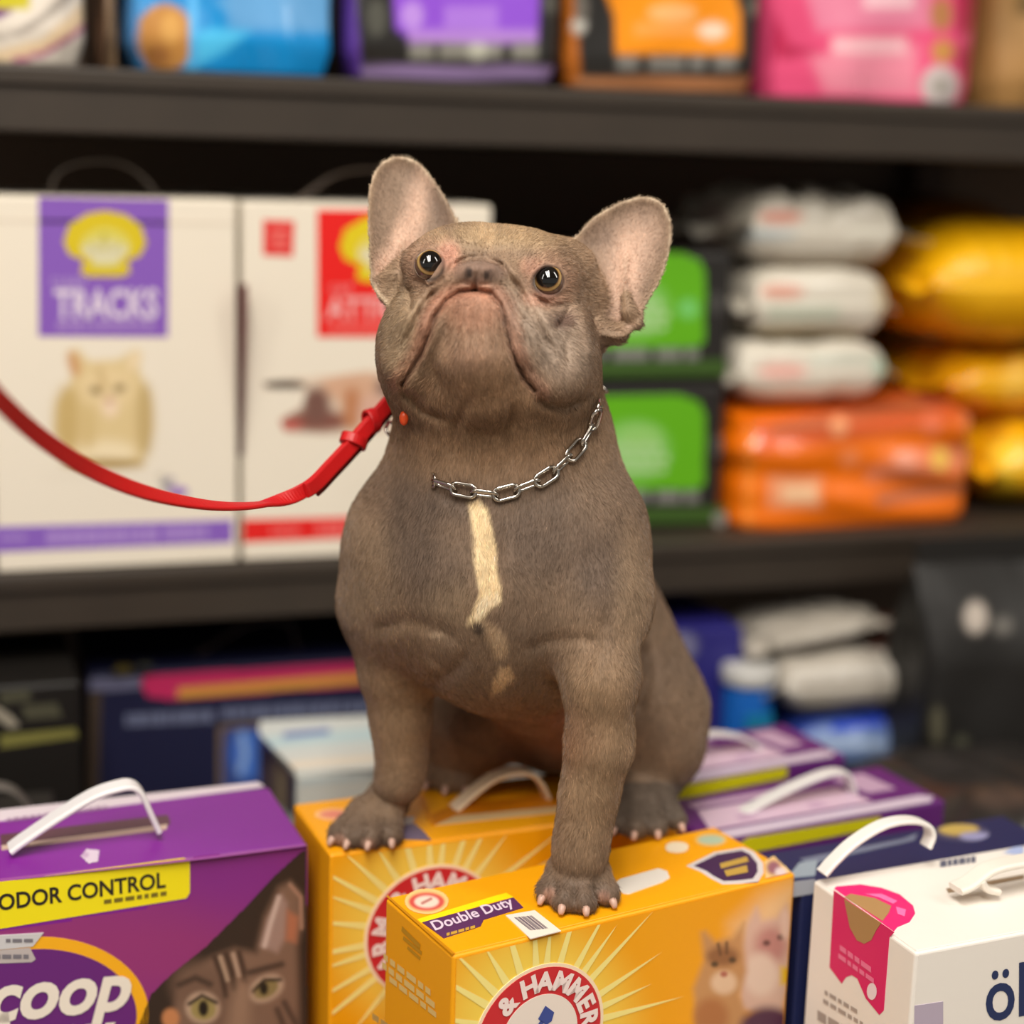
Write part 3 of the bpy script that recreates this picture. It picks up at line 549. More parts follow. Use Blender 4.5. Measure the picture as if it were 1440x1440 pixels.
# ---- big purple carton, left
A0 = on_z(433, 1187, ZT); A1 = on_z(0, 1240, ZT)
yawp = math.atan2(*(A0-A1)[[1, 0]]); dirp = np.array([math.cos(yawp), math.sin(yawp), 0]); PW = 0.30
lp = A0-dirp*PW; HP = ZT-ZD-0.001
pc = Carton('litter_carton', 'big purple carton with yellow label and tabby cat picture at the left', 'carton', (lp[0], lp[1], ZT-HP), yawp, PW, 0.098, HP-0.0006, PUR, gF)
pc.decal('label', 'front', [(-120, 1255), (0, 1240), (258, 1206), (267, 1209), (267, 1255), (262, 1263), (0, 1306), (-120, 1326)], YEP, 1, label='yellow label')
pc.text('front', 'ODOR CONTROL', (-2, 1280), (233, 1247), (-3, 1258), (40, 32, 28), 2, bold=0.022)
pc.many('lettering', 'front', bars(146, 234, 1265, 6, 7, -0.14, 0.3, 12), (120, 104, 30), 2)
pc.picture('field', 'front', [(432, 1192), (430, 1440), (425, 1640), (-300, 1640), (-300, 1378), (0, 1310), (266, 1266), (270, 1205)], (136, 46, 126), [('e', (150, 1340, 200, 70), (148, 52, 116), 60), ('e', (340, 1230, 90, 40), (132, 42, 132), 40), ('e', (60, 1560, 200, 120), (104, 40, 116), 60)], 1, res=4)
oc = (52, 1428); 
pc.decal('oval_rim', 'front', ell_pts(oc[0], oc[1], 157, 111, 64, -0.05), (248, 178, 26), 2, label='orange oval rim')
pc.decal('oval', 'front', ell_pts(oc[0], oc[1]+2, 140, 96, 64, -0.05), (104, 36, 120), 3, label='purple oval')
pc.text('front', 'Scoop', (-66, 1440), (183, 1415), (-64, 1370), (240, 230, 216), 5, bold=0.03, shear=0.22)
pc.text('front', 'Away', (-40, 1505), (160, 1487), (-38, 1428), (240, 230, 216), 5, bold=0.03, shear=0.22)
pc.decal('ribbon', 'front', [(-60, 1318), (61, 1311), (46, 1330), (-60, 1340)], (206, 204, 206), 4, label='pale ribbon')
pc.decal('ribbon', 'front', [(-60, 1340), (42, 1332), (50, 1348), (44, 1352), (-60, 1356)], (190, 180, 178), 4, label='grey ribbon')
pc.many('lettering', 'front', bars(8, 46, 1319, 5, 3)+bars(-6, 40, 1341, 6, 4), (120, 116, 124), 5)
cat = [(430, 1194), (432, 1440), (430, 1640), (120, 1640), (160, 1560), (195, 1440), (212, 1398), (240, 1370), (290, 1330), (340, 1280), (385, 1232), (420, 1200)]
FUR = (128, 98, 80); DK = (70, 50, 40); LT = (190, 160, 136)
pc.picture('cat_picture', 'front', cat, (52, 38, 30), [
    ('p', [(360, 1340), (372, 1290), (392, 1248), (408, 1240), (422, 1256), (424, 1300), (418, 1330), (420, 1400), (424, 1640), (180, 1640), (240, 1440), (250, 1395), (268, 1368), (300, 1345), (330, 1334)], FUR, 9),
    ('p', [(366, 1330), (376, 1292), (396, 1258), (404, 1270), (402, 1318), (390, 1340)], (160, 130, 118), 6), ('l', ([(392, 1262), (380, 1300), (372, 1330)], 3), (206, 180, 168), 4), ('p', [(404, 1280), (420, 1290), (416, 1326), (402, 1322)], (176, 110, 80), 6), ('l', ([(408, 1244), (423, 1262), (424, 1305)], 2.5), (168, 128, 106), 3),
    ('e', (300, 1400, 60, 40, 0.5), (116, 88, 72), 18), ('l', ([(302, 1346), (312, 1372), (318, 1400)], 4), (70, 50, 40), 4), ('l', ([(318, 1342), (326, 1366), (330, 1390)], 4), (64, 46, 36), 4), ('l', ([(336, 1340), (342, 1362), (344, 1380)], 4), (70, 50, 40), 4), ('l', ([(310, 1346), (320, 1378)], 2.5), (176, 148, 124), 3), ('l', ([(328, 1342), (336, 1372)], 2.5), (180, 150, 128), 3),
    ('l', ([(252, 1385), (275, 1375), (295, 1384)], 4), (70, 52, 42), 5), ('l', ([(350, 1368), (372, 1362), (396, 1356)], 4), (70, 52, 42), 5),
    ('e', (285, 1417, 24, 22, 0.2), LT, 6), ('e', (374, 1390, 26, 17, -0.5), LT, 6), ('e', (286, 1419, 18, 16), (156, 138, 84), 4), ('e', (286, 1418, 7, 11), (30, 22, 16), 3), ('e', (374, 1391, 19, 12, -0.5), (140, 120, 76), 4), ('e', (371, 1390, 6, 9), (34, 26, 18), 3), ('l', ([(266, 1412), (284, 1400), (304, 1410)], 2.5), (40, 28, 22), 3), ('l', ([(356, 1394), (372, 1378), (394, 1378)], 2.5), (40, 28, 22), 3),
    ('e', (336, 1440, 16, 60, 0.1), (150, 118, 96), 14), ('e', (350, 1520, 26, 18), (170, 110, 96), 8), ('e', (240, 1432, 12, 14), (196, 130, 84), 5), ('l', ([(400, 1410), (416, 1440)], 4), (78, 58, 48), 5), ('l', ([(390, 1420), (402, 1450)], 4), (78, 58, 48), 5)], 2, res=1.6)
# lid: painted ridge highlight, slot with pale lip, white back strip, handle, sticker
pc.decal('edge_highlight', 'top', [(0, 1236), (300, 1203), (432, 1187), (430, 1190), (300, 1207), (0, 1240)], (150, 70, 150), 1)
pc.decal('white_strip', 'top', [(-120, 1168), (0, 1155), (363, 1108), (372, 1106), (362, 1100), (-120, 1152)], (222, 208, 216), 1, label='white strip with fine print')
pc.many('lettering', 'top', bars(10, 150, 1152, 5, 14, -0.13, 0.3, 21), (150, 110, 150), 2)
pc.decal('handle_slot', 'top', [(2, 1192), (234, 1164), (240, 1158), (236, 1146), (0, 1174)], (92, 52, 66), 1, label='dark handle slot')
pc.decal('slot_lip', 'top', [(2, 1196), (234, 1167), (236, 1160), (2, 1190)], (206, 178, 160), 2, label='beige slot lip')
pc.handle([(14, 1194), (30, 1182), (80, 1148), (130, 1118), (165, 1106), (185, 1104), (198, 1114), (210, 1140), (222, 1166)], 0.036, (232, 228, 228), w=0.015, t=0.0035)
pc.picture('paw_sticker', 'top', [(113, 1204), (122, 1194), (140, 1196), (138, 1212), (124, 1215)], (214, 196, 214), [('e', (120, 1202, 5, 4), (190, 160, 190), 2)], 1)
# ---- yellow cartons (back one, then the front one)
RAY = (250, 232, 140)
def burst(c, face, cx, cy, r0, lens, wid, ylim=None, seed=3):
    rr = random.Random(seed); polys = []
    for k in range(30):
        a = 2*math.pi*k/30+rr.uniform(-.05, .05); L = lens[k % len(lens)]*rr.uniform(0.85, 1.1); w = wid
        polys.append([(cx+r0*math.cos(a-w), cy+r0*math.sin(a-w)), (cx+(r0+L)*math.cos(a), cy+(r0+L)*math.sin(a)), (cx+r0*math.cos(a+w), cy+r0*math.sin(a+w))])
    return polys
def clip_poly(poly, u0, u1, v0, v1):
    for ax, lim, sg in ((0, u0, 1), (0, u1, -1), (1, v0, 1), (1, v1, -1)):
        out = []
        for i in range(len(poly)):
            a, b = poly[i-1], poly[i]; ia, ib = sg*(a[ax]-lim) >= 0, sg*(b[ax]-lim) >= 0
            if ia != ib:
                t = (lim-a[ax])/(b[ax]-a[ax]); out.append(tuple(a[k]+(b[k]-a[k])*t for k in range(2)))
            if ib: out.append(tuple(b))
        poly = out
        if len(poly) < 3: return []
    return poly
CATS = [
    ('p', [(1030, 1300), (1070, 1262), (1120, 1240), (1118, 1400), (1030, 1400)], (240, 196, 140), 24), ('p', [(1042, 1330), (1050, 1300), (1064, 1276), (1072, 1294), (1092, 1290), (1106, 1272), (1112, 1300), (1108, 1380), (1100, 1430), (1040, 1420)], (222, 184, 164), 8), ('e', (1084, 1330, 22, 26), (198, 138, 128), 12), ('e', (1078, 1326, 5, 4), (110, 70, 64), 3), ('e', (1098, 1318, 5, 4), (110, 70, 64), 3), ('e', (1070, 1370, 24, 30), (236, 208, 188), 10), ('e', (1104, 1300, 6, 20), (236, 200, 180), 6),
    ('p', [(980, 1440), (975, 1390), (990, 1350), (986, 1312), (992, 1310), (1006, 1324), (1030, 1318), (1046, 1298), (1046, 1330), (1050, 1366), (1040, 1400), (1056, 1440), (1060, 1600), (960, 1600)], (200, 146, 92), 8), ('e', (1016, 1345, 22, 14), (150, 100, 60), 8), ('e', (1005, 1356, 5, 4), (90, 66, 40), 3), ('e', (1030, 1350, 5, 4), (90, 66, 40), 3), ('e', (1018, 1382, 18, 16), (232, 196, 160), 7), ('e', (1018, 1370, 5, 4), (180, 100, 80), 3), ('l', ([(1010, 1328), (1013, 1342)], 2), (110, 74, 44), 3), ('l', ([(1022, 1326), (1022, 1340)], 2), (110, 74, 44), 3), ('e', (1000, 1430, 24, 26), (180, 116, 66), 10),
    ('e', (1080, 1450, 40, 34), (84, 44, 70), 10), ('r', (1098, 1360, 1120, 1384), (236, 190, 30), 6)]
def emblem(c, u, v, r, seed, more=()):
    """round red emblem with letters on a ring and an arm swinging a hammer, on the front face; u, v, r in metres"""
    W, H = c.W, c.H; lim = (0.002, W-0.002, 0.002, H-0.002)
    glow = clip_poly(ell_pts(u, v, r*1.35, r*1.35, 48), *lim)
    cp_ = [to_px(s_) for s_ in [c.R@np.array(c.put('front', x, y, 0))+c.loc for x, y in ((u, v), (u+r, v), (u, v+r))]]; rx, ry = abs(cp_[1][0]-cp_[0][0]), abs(cp_[2][1]-cp_[0][1]); tl = (cp_[1][1]-cp_[0][1])/max(rx, 1)
    cpx = [to_px(c.R@np.array(c.put('front', x, y, 0))+c.loc)[:2] for x, y in ((0.002, c.H-0.002), (0.002, 0.05), (c.W-0.002, 0.05), (c.W-0.002, c.H-0.002))]
    c.picture('front_print', 'front', cpx, YEL, [('e', (cp_[0][0], cp_[0][1], rx*1.45, ry*1.45), (250, 214, 84), ry*0.55)]+list(more), 1, res=2)
    rays = [clip_poly([(x, y) for x, y in p], *lim) for p in burst(c, 'front', u, v, r*1.0, [r*1.5, r*0.8, r*1.15], 0.055, seed=seed)]
    c.many('sun_rays', 'front', [p for p in rays if p], RAY, 2, px=False)
    E = lambda k, n=64: clip_poly(ell_pts(u, v, r*k, r*k, n), *lim)
    c.decal('emblem_rim', 'front', E(1.03), (250, 224, 190), 3, px=False); c.decal('emblem_ring', 'front', E(0.98), (206, 44, 50), 4, px=False, label='red ring')
    c.decal('emblem_disc', 'front', E(0.60), (240, 226, 214), 5, px=False, label='pale disc')
    # arm and hammer
    k = r*0.60; Pm = lambda pts: [(u+x*k, v+y*k) for x, y in pts]
    c.many('arm_and_hammer', 'front', [Pm([(-0.30, 0.06), (0.02, 0.40), (0.10, 0.32), (-0.22, -0.02)]), Pm([(-0.06, 0.44), (0.12, 0.72), (0.36, 0.50), (0.30, 0.30), (0.16, 0.24)]), Pm([(-0.62, -0.50), (-0.52, -0.12), (-0.30, 0.10), (-0.12, -0.04), (-0.24, -0.26), (0.06, -0.34), (0.40, -0.20), (0.56, -0.46), (0.30, -0.66), (-0.20, -0.70)])], (62, 78, 150), 6, px=False)
    ring = list(zip('ARM', (-117, -97, -75)))+[('&', -41)]+list(zip('HAMMER', (-14, 4, 25, 47, 67, 86)))
    c.ring_text('front', ring, (u, v), r*0.66, r*0.26, (246, 226, 220), 6, bold=0.045)
    c.many('emblem_star', 'front', [[(u+r*0.8*math.sin(a)+r*0.08*math.cos(t), v+r*0.8*math.cos(a)+r*0.08*math.sin(t)) for t in np.linspace(0, 6.28, 9)[:-1]] for a in (math.radians(150), math.radians(210))], (246, 226, 220), 6, px=False)
yb = front_carton((464, 1201), (800, 1157), 0.083, 'litter_carton', 'yellow carton behind the front yellow carton with a raised handle', gF, YEL, W=0.232)
ub, vb = yb.uv('front', 608, 1310); emblem(yb, ub, vb, 0.0425, 5)
yb.picture('red_spot', 'top', ell_pts(470, 1146, 28, 9, 24), (250, 190, 120), [('e', (470, 1145, 20, 6), (226, 130, 110), 4)], 1)
yb.decal('ribbon', 'top', [(545, 1180), (606, 1182), (596, 1170), (582, 1158), (548, 1165)], (110, 96, 120), 2, label='grey purple label')
yb.decal('ribbon', 'top', [(548, 1163), (580, 1158), (584, 1150), (560, 1150)], (206, 196, 190), 3, label='pale label')
yb.decal('handle_slot', 'top', [(598, 1150), (610, 1160), (796, 1139), (796, 1118), (640, 1130)], (204, 120, 4), 1, label='shaded handle slot')
yb.decal('slot_lip', 'top', [(612, 1161), (796, 1142), (796, 1134), (640, 1148)], (214, 180, 130), 2, label='beige slot lip')
yb.handle([(616, 1158), (640, 1136), (672, 1108), (700, 1090), (730, 1084), (752, 1092), (766, 1115), (774, 1142)], 0.045, (240, 212, 176), w=0.013, t=0.003)
yb.decal('lid_flap_edge', 'top', [(594, 1116), (588, 1122), (606, 1160), (612, 1162)], (226, 140, 4), 2)
yf = front_carton((637, 1343), (1119, 1227), 0.0785, 'litter_carton', 'yellow carton in front with the dog paw on its lid', gF, YEL)
uf, vf = yf.uv('front', 757, 1456); ur, _ = yf.uv('front', 845, 1427); emblem(yf, uf, vf, ur-uf, 9, CATS)
yf.picture('small_emblem', 'top', ell_pts(600, 1268, 31, 18, 40), (250, 200, 130), [('e', (600, 1268, 25, 13), (214, 84, 74), 3), ('e', (600, 1268, 17, 8.5), (244, 214, 196), 3), ('l', ([(594, 1270), (606, 1264)], 2), (190, 120, 110), 2)], 1, res=1.5)
yf.decal('stripe', 'top', [(587, 1293), (592, 1298), (712, 1264), (722, 1262), (712, 1256), (700, 1259)], (248, 226, 16), 1, label='lemon stripe')
yf.decal('label', 'top', [(594, 1298), (624, 1320), (676, 1303), (680, 1294), (736, 1277), (722, 1263)], (92, 48, 92), 2, label='plum label')
yf.text('top', 'Double Duty', (612, 1310), (724, 1274), (604, 1298), (226, 206, 222), 3, bold=0.02)
yf.many('lettering', 'top', bars(628, 668, 1314, 4, 5, -0.28), (206, 160, 60), 3)
yf.decal('barcode_label', 'top', [(711, 1288), (752, 1281), (789, 1310), (746, 1321)], (236, 226, 212), 2, label='white barcode label')
bc = []
for k, w in enumerate((2, 1, 3, 1, 2, 2, 1, 3, 1, 2, 1)):
    t0 = k/11; t1 = t0+w/34
    f = lambda t, s: (722+(34)*t*0+(766-722)*t*0.0+ (722+ (745-722)*s - 722) + 26*t, 1291+18*s-5*t+2*t)
    bc.append([f(t0, 0.05), f(t1, 0.05), f(t1, 1.05), f(t0, 1.05)])
yf.many('barcode', 'top', bc, (120, 104, 116), 3)
yf.decal('handle_tab', 'top', [(863, 1244), (872, 1237), (926, 1222), (938, 1226), (942, 1235), (932, 1241), (884, 1258), (876, 1257)], (234, 226, 214), 2, label='white handle tab')
SH = [(965, 1218), (990, 1206), (1004, 1199), (1046, 1192), (1060, 1198), (1073, 1214), (1074, 1228), (1066, 1240), (1040, 1243), (1016, 1244), (1000, 1236), (985, 1226)]
yf.decal('shield_rim', 'top', SH, (214, 206, 204), 1, label='pale shield rim')
yf.decal('shield', 'top', [(cx*0.82+1026*0.18, cy*0.82+1219*0.18) for cx, cy in SH], (64, 36, 76), 2, label='dark purple shield')
yf.many('lettering', 'top', [[(1012, 1216), (1050, 1206), (1053, 1213), (1014, 1223)], [(1018, 1226), (1050, 1218), (1052, 1228), (1022, 1234)]], (190, 154, 70), 3)
yf.picture('emblem', 'top', ell_pts(1000, 1181, 26, 11, 30), (246, 176, 40), [('e', (1000, 1181, 19, 7), (176, 196, 170), 4)], 1)
yf.picture('emblem', 'top', ell_pts(952, 1192, 17, 8, 24), (244, 226, 196), [], 1)
yf.picture('corner_print', 'top', [(1076, 1236), (1074, 1212), (1088, 1204), (1108, 1222), (1112, 1227)], (240, 200, 130), [('e', (1088, 1220, 10, 10), (150, 96, 110), 5), ('e', (1098, 1226, 8, 6), (226, 206, 206), 4)], 1)
yf.many('lettering', 'left', [[(x0, y0), (x1, y1), (x1-1, y1+h), (x0-1, y0+h)] for x0, y0, x1, y1, h in ((566, 1302, 592, 1328, 7), (568, 1316, 594, 1338, 5), (574, 1330, 592, 1346, 4))], (196, 140, 20), 1)
yf.many('lettering', 'left', bars(540, 606, 1340, 9, 6, 0.78, 0.25, 31)+bars(538, 612, 1352, 9, 6, 0.78, 0.25, 32)+bars(548, 614, 1372, 8, 5, 0.78, 0.25, 33), (232, 196, 120), 1)
yf.many('lettering', 'left', bars(524, 600, 1424, 9, 6, 0.7, 0.25, 34), (200, 160, 90), 1)
yf.decal('lid_crease', 'top', [(543, 1261), (545, 1259), (640, 1341), (636, 1343)], (196, 128, 6), 1)
# ---- right: two purple cartons, navy carton, white carton
for (A, B, D, lbl, ys, ht) in (
    ((935, 1106), (1190, 1061), 0.075, 'purple carton with yellow stripe beside the dog rump', [(936, 1120), (940, 1108), (1106, 1078), (1108, 1086), (1104, 1094), (938, 1128)], [(950, 1062), (972, 1040), (1000, 1032), (1040, 1036), (1066, 1052), (1078, 1072)]),
    ((1000, 1184), (1330, 1125), 0.072, 'purple carton with yellow stripe and white handle behind the front yellow carton', [(1040, 1186), (1052, 1178), (1238, 1148), (1240, 1156), (1228, 1165), (1050, 1200)], [(1034, 1148), (1060, 1134), (1110, 1108), (1160, 1088), (1186, 1086), (1194, 1098), (1198, 1112)])):
    p_ = front_carton(A, B, D, 'litter_carton', lbl, gF, (96, 34, 112), z=0.725)
    H = p_.H; o = 0.0
    p_.decal('stripe', 'front', ys, (214, 204, 20), 1, label='yellow stripe')
    a, b = p_.W, p_.D
    p_.decal('white_strip', 'top', [(0.002, 0.001), (a-0.012, 0.001), (a-0.004, 0.008), (a-0.012, 0.014), (0.002, 0.013)], (206, 190, 208), 1, px=False, label='pale strip')
    p_.decal('top_print', 'top', [(0.01, 0.017), (a*0.74, 0.017), (a*0.71, 0.048), (0.02, 0.048)], (212, 184, 204), 1, px=False, label='pinkish lid print')
    for mk in [[(a*f, 0.022), (a*f+0.014, 0.022), (a*f+0.010, 0.030), (a*f, 0.030)] for f in (0.2, 0.5)]+[[(a*0.78, 0.03), (a*0.9, 0.03), (a*0.88, b-0.01), (a*0.74, b-0.01)], [(0.02, 0.052), (a*0.5, 0.052), (a*0.48, 0.060), (0.02, 0.060)]]:
        p_.decal('lid_mark', 'top', mk, (190, 158, 186), 2, px=False)
    p_.handle(ht, b*0.5, (222, 218, 216), w=0.011, t=0.003)
nw = Carton('litter_carton', 'navy carton with gold oval behind the white carton at the right', 'carton', (0.474, 0.834, ZD+0.0005), 0.085, 0.19, 0.052, 0.728-ZD-0.001, (32, 40, 84), gF)
nw.many('lettering', 'top', [[(1124, 1208), (1270, 1180), (1290, 1172), (1286, 1182), (1140, 1216)]], (112, 120, 142), 1)
nw.picture('gold_oval', 'top', ell_pts(1352, 1172, 40, 13, 36), (60, 62, 96), [('e', (1348, 1166, 28, 9), (190, 164, 90), 4), ('e', (1372, 1176, 22, 6), (150, 150, 190), 4)], 1)
nw.decal('edge_print', 'top', [(1106, 1236), (1124, 1214), (1150, 1210), (1146, 1232)], (150, 164, 176), 2, label='pale corner print')
nw.decal('edge_print', 'front', [(1113, 1240), (1146, 1236), (1146, 1256), (1112, 1262)], (176, 180, 190), 1, label='pale corner print')
wc = front_carton((1288, 1339), (1440, 1310), 0.098, 'litter_carton', 'white carton with bright pink tag at the right front', gF, (240, 233, 224), W=0.20)
wc.text('front', 'ökocat', (1386, 1436), (1600, 1400), (1386, 1360), (36, 50, 92), 1, bold=0.012)
wc.decal('lavender_patch', 'front', [(1286, 1414), (1326, 1408), (1326, 1500), (1284, 1510)], (186, 172, 190), 1, label='lavender patch')
wc.decal('pink_tag', 'left', [(1173, 1252), (1167, 1360), (1184, 1383), (1190, 1374), (1198, 1371), (1206, 1376), (1212, 1390), (1218, 1404), (1237, 1427), (1243, 1421), (1251, 1318), (1258, 1311)], (222, 28, 104), 1, label='pink tag')
wc.decal('pink_tag', 'top', [(1173, 1250), (1176, 1247), (1210, 1244), (1240, 1249), (1265, 1258), (1284, 1274), (1287, 1285), (1279, 1297), (1262, 1304), (1257, 1310)], (232, 36, 116), 1, label='pink tag')
wc.decal('tag_picture', 'left', [(1188, 1264), (1196, 1304), (1206, 1322), (1216, 1327), (1226, 1322), (1233, 1308), (1240, 1298)], (176, 136, 88), 2, label='tan picture')
wc.decal('tag_picture', 'top', [(1188, 1262), (1196, 1258), (1230, 1264), (1253, 1275), (1250, 1284), (1241, 1296)], (176, 136, 88), 2, label='tan picture')
wc.many('lettering', 'left', bars(1182, 1226, 1328, 8, 4, 0.72, 0.2, 41)+bars(1180, 1230, 1340, 7, 5, 0.72, 0.2, 42), (238, 120, 160), 2)
wc.many('tag_marks', 'left', [ell_pts(1227, 1394, 7, 12, 16)], (240, 220, 226), 2)
wc.many('tag_marks', 'top', [[(1216, 1258), (1240, 1258), (1262, 1268), (1256, 1272), (1236, 1263)], [(1260, 1276), (1274, 1280), (1272, 1290), (1262, 1286)]], (244, 120, 180), 2)
wc.many('lettering', 'left', bars(1160, 1206, 1392, 6, 5, 0.6, 0.3, 43)+bars(1158, 1214, 1404, 6, 6, 0.6, 0.3, 44)+bars(1150, 1220, 1420, 14, 5, 0.6, 0.15, 45), (170, 158, 150), 1)
wc.many('lettering', 'top', bars(1322, 1372, 1211, 9, 6, -0.14, 0.2, 46), (92, 96, 116), 1)
wc.picture('blue_mark', 'top', [(1410, 1200), (1424, 1192), (1440, 1190), (1440, 1204)], (170, 186, 226), [], 1)
wc.handle([(1156, 1228), (1172, 1210), (1200, 1184), (1240, 1160), (1275, 1153), (1300, 1158), (1308, 1172), (1302, 1190)], 0.090, (236, 232, 226), w=0.010, t=0.003)
wc.decal('handle_slot', 'top', [(1330, 1250), (1440, 1230), (1440, 1236), (1334, 1256)], (150, 128, 104), 1, label='brown slot')
wc.handle([(1344, 1250), (1362, 1242), (1390, 1222), (1430, 1212), (1480, 1206), (1530, 1210)], 0.042, (236, 228, 216), w=0.013, t=0.004)
wc.handle([(1376, 1236), (1384, 1248), (1400, 1252)], 0.040, (236, 228, 216), w=0.010, t=0.004, n=10)
# ================================================================== the dog: one continuous body grown from a distance field
ZP = ZT+0.0014                                             # the paws rest on the carton lids
def cs(px, py, d): return np.array([(px-720.0)/FPX*d, (py-720.0)/FPX*d, d])      # right, down, forward (metres)
def w2c(q):
    v = np.asarray(q)-CAM; return np.array([v@RT, -(v@UP), v@FW])
OPS = []
def op_ball(cen, rad, k=0.012, mode='add', rot=0.0):
    rad = np.asarray(rad, float); c, s = math.cos(rot), math.sin(rot); R = rad.max()
    def f(x, y, d, px, py):
        a, b, e = x-cen[0], y-cen[1], d-cen[2]
        if rot: a, b = a*c+b*s, -a*s+b*c
        k0 = np.sqrt((a/rad[0])**2+(b/rad[1])**2+(e/rad[2])**2); k1 = np.sqrt((a/rad[0]**2)**2+(b/rad[1]**2)**2+(e/rad[2]**2)**2)+1e-9
        return np.where(k0 < 1e-4, -rad.min(), k0*(k0-1)/k1)
    OPS.append((f, k, mode, cen-R, cen+R))
def op_caps(pts, rads, k=0.012, mode='add'):
    pts = [np.asarray(p, float) for p in pts]
    for p, q, r0, r1 in zip(pts[:-1], pts[1:], rads[:-1], rads[1:]):
        def f(x, y, d, px, py, p=p, q=q, r0=r0, r1=r1):
            e = q-p; t = np.clip(((x-p[0])*e[0]+(y-p[1])*e[1]+(d-p[2])*e[2])/(e@e+1e-12), 0, 1)
            return np.sqrt((x-p[0]-e[0]*t)**2+(y-p[1]-e[1]*t)**2+(d-p[2]-e[2]*t)**2)-(r0+(r1-r0)*t)
        R = max(r0, r1); OPS.append((f, k, mode, np.minimum(p, q)-R, np.maximum(p, q)+R))
def E(px, py, d, rx, ry, rz, k=0.012, mode='add', rot=0.0): op_ball(cs(px, py, d), (rx*d/FPX, ry*d/FPX, rz), k, mode, rot)
def K(pts, k=0.012, mode='add'): op_caps([cs(*p[:3]) for p in pts], [p[3]*p[2]/FPX for p in pts], k, mode)
def brush(poly, sig, amp, d0=0.80, d1=1.02, taper=True):
    """a crease (amp > 0) or a roll (amp < 0), in metres, along a line on the skin"""
    poly = np.asarray(poly, float); lo = cs(poly[:, 0].min()-3*sig, poly[:, 1].min()-3*sig, 0.9); hi = cs(poly[:, 0].max()+3*sig, poly[:, 1].max()+3*sig, 1.0); lo[2], hi[2] = d0, d1
    seg = np.r_[0, np.cumsum(np.hypot(*np.diff(poly, axis=0).T))]
    def f(x, y, d, px, py):
        best = np.full(px.shape, 1e9); tt = np.zeros(px.shape)
        for i in range(len(poly)-1):
            ex, ey = poly[i+1]-poly[i]; t = np.clip(((px-poly[i, 0])*ex+(py-poly[i, 1])*ey)/(ex*ex+ey*ey+1e-9), 0, 1)
            q = np.hypot(px-poly[i, 0]-ex*t, py-poly[i, 1]-ey*t); b = q < best; best = np.where(b, q, best); tt = np.where(b, seg[i]+t*(seg[i+1]-seg[i]), tt)
        w = np.exp(-(best/sig)**2)
        if taper: w = w*np.clip(np.minimum(tt, seg[-1]-tt)/(0.22*seg[-1])+0.25, 0, 1)
        return amp*w*np.clip((d1-d)/0.02, 0, 1)
    OPS.append((f, 0.0, 'brush', lo, hi))
def ring_brush(cx, cy, R, sig, amp, sq=1.0, d1=0.97):
    lo = cs(cx-R-3*sig, cy-R-3*sig, 0.85); hi = cs(cx+R+3*sig, cy+R+3*sig, d1); lo[2] = 0.8
    def f(x, y, d, px, py): return amp*np.exp(-((np.hypot(px-cx, (py-cy)/sq)-R)/sig)**2)*np.clip((d1-d)/0.02, 0, 1)
    OPS.append((f, 0.0, 'brush', lo, hi))
EARF = []
def ear(poly, dfun, cup, th, k=0.007):
    poly = np.asarray(poly, float)
    p2 = spline(np.vstack([poly, poly[:1]]), 90)[:-1]
    lo = cs(p2[:, 0].min(), p2[:, 1].min(), 1.0); hi = cs(p2[:, 0].max(), p2[:, 1].max(), 1.0); lo[2], hi[2] = 0.90, 1.06
    lo[:2] -= 0.004; hi[:2] += 0.004
    def f(x, y, d, px, py):
        d2 = sd_poly(px, py, p2)*d/FPX-0.0026; t = np.clip(-d2, 0, 0.03)
        w0 = dfun(px, py)+cup*(1-np.exp(-t/0.007))
        e = np.abs(d-w0)-th*(0.55+0.45*np.clip(t/0.006, 0, 1)); a = np.maximum(d2+0.002, -0.05); kk = 0.004
        h = np.clip(0.5+0.5*(a-e)/kk, 0, 1); return e*(1-h)+a*h+kk*h*(1-h)
    OPS.append((f, k, 'add', lo, hi)); EARF.append(f)

# ---- trunk
E(697, 812, 1.005, 190, 170, 0.084, 0.03)                                   # chest
K([(700, 640, 0.985, 122), (700, 760, 1.00, 150), (730, 872, 1.02, 126)], 0.03)
K([(660, 650, 0.995, 74), (590, 760, 1.005, 80), (555, 850, 1.015, 70)], 0.028)     # shoulder, image left
K([(755, 640, 0.985, 78), (808, 750, 0.97, 82), (838, 850, 0.958, 70)], 0.028)      # shoulder, image right
K([(720, 760, 1.06, 140), (795, 900, 1.13, 126), (845, 990, 1.175, 106)], 0.04)    # back to rump
K([(702, 858, 0.985, 90), (765, 945, 1.06, 74), (805, 995, 1.13, 60)], 0.026)     # brisket and belly
# ---- front legs
K([(556, 860, 1.012, 66), (556, 945, 1.022, 43), (563, 1015, 1.03, 34), (565, 1070, 1.035, 27), (560, 1100, 1.036, 26)], 0.016)
K([(840, 850, 0.952, 68), (847, 960, 0.938, 48), (842, 1050, 0.943, 40), (828, 1120, 0.948, 33), (818, 1180, 0.951, 30), (815, 1205, 0.953, 30)], 0.016)
# ---- hind quarters
E(910, 985, 1.125, 70, 116, 0.060, 0.02, rot=-0.18)
K([(893, 905, 1.10, 40), (918, 1000, 1.105, 64), (924, 1045, 1.10, 54)], 0.02)
K([(925, 1060, 1.10, 48), (900, 1120, 1.095, 38), (905, 1140, 1.075, 33)], 0.014)
K([(700, 980, 1.15, 90), (660, 1030, 1.125, 60), (640, 1075, 1.13, 32)], 0.02)
K([(800, 1010, 1.11, 50), (770, 1045, 1.125, 36)], 0.02)                       # groin
# ---- neck
K([(700, 520, 0.975, 122), (708, 610, 0.985, 128), (706, 700, 0.99, 132)], 0.025)
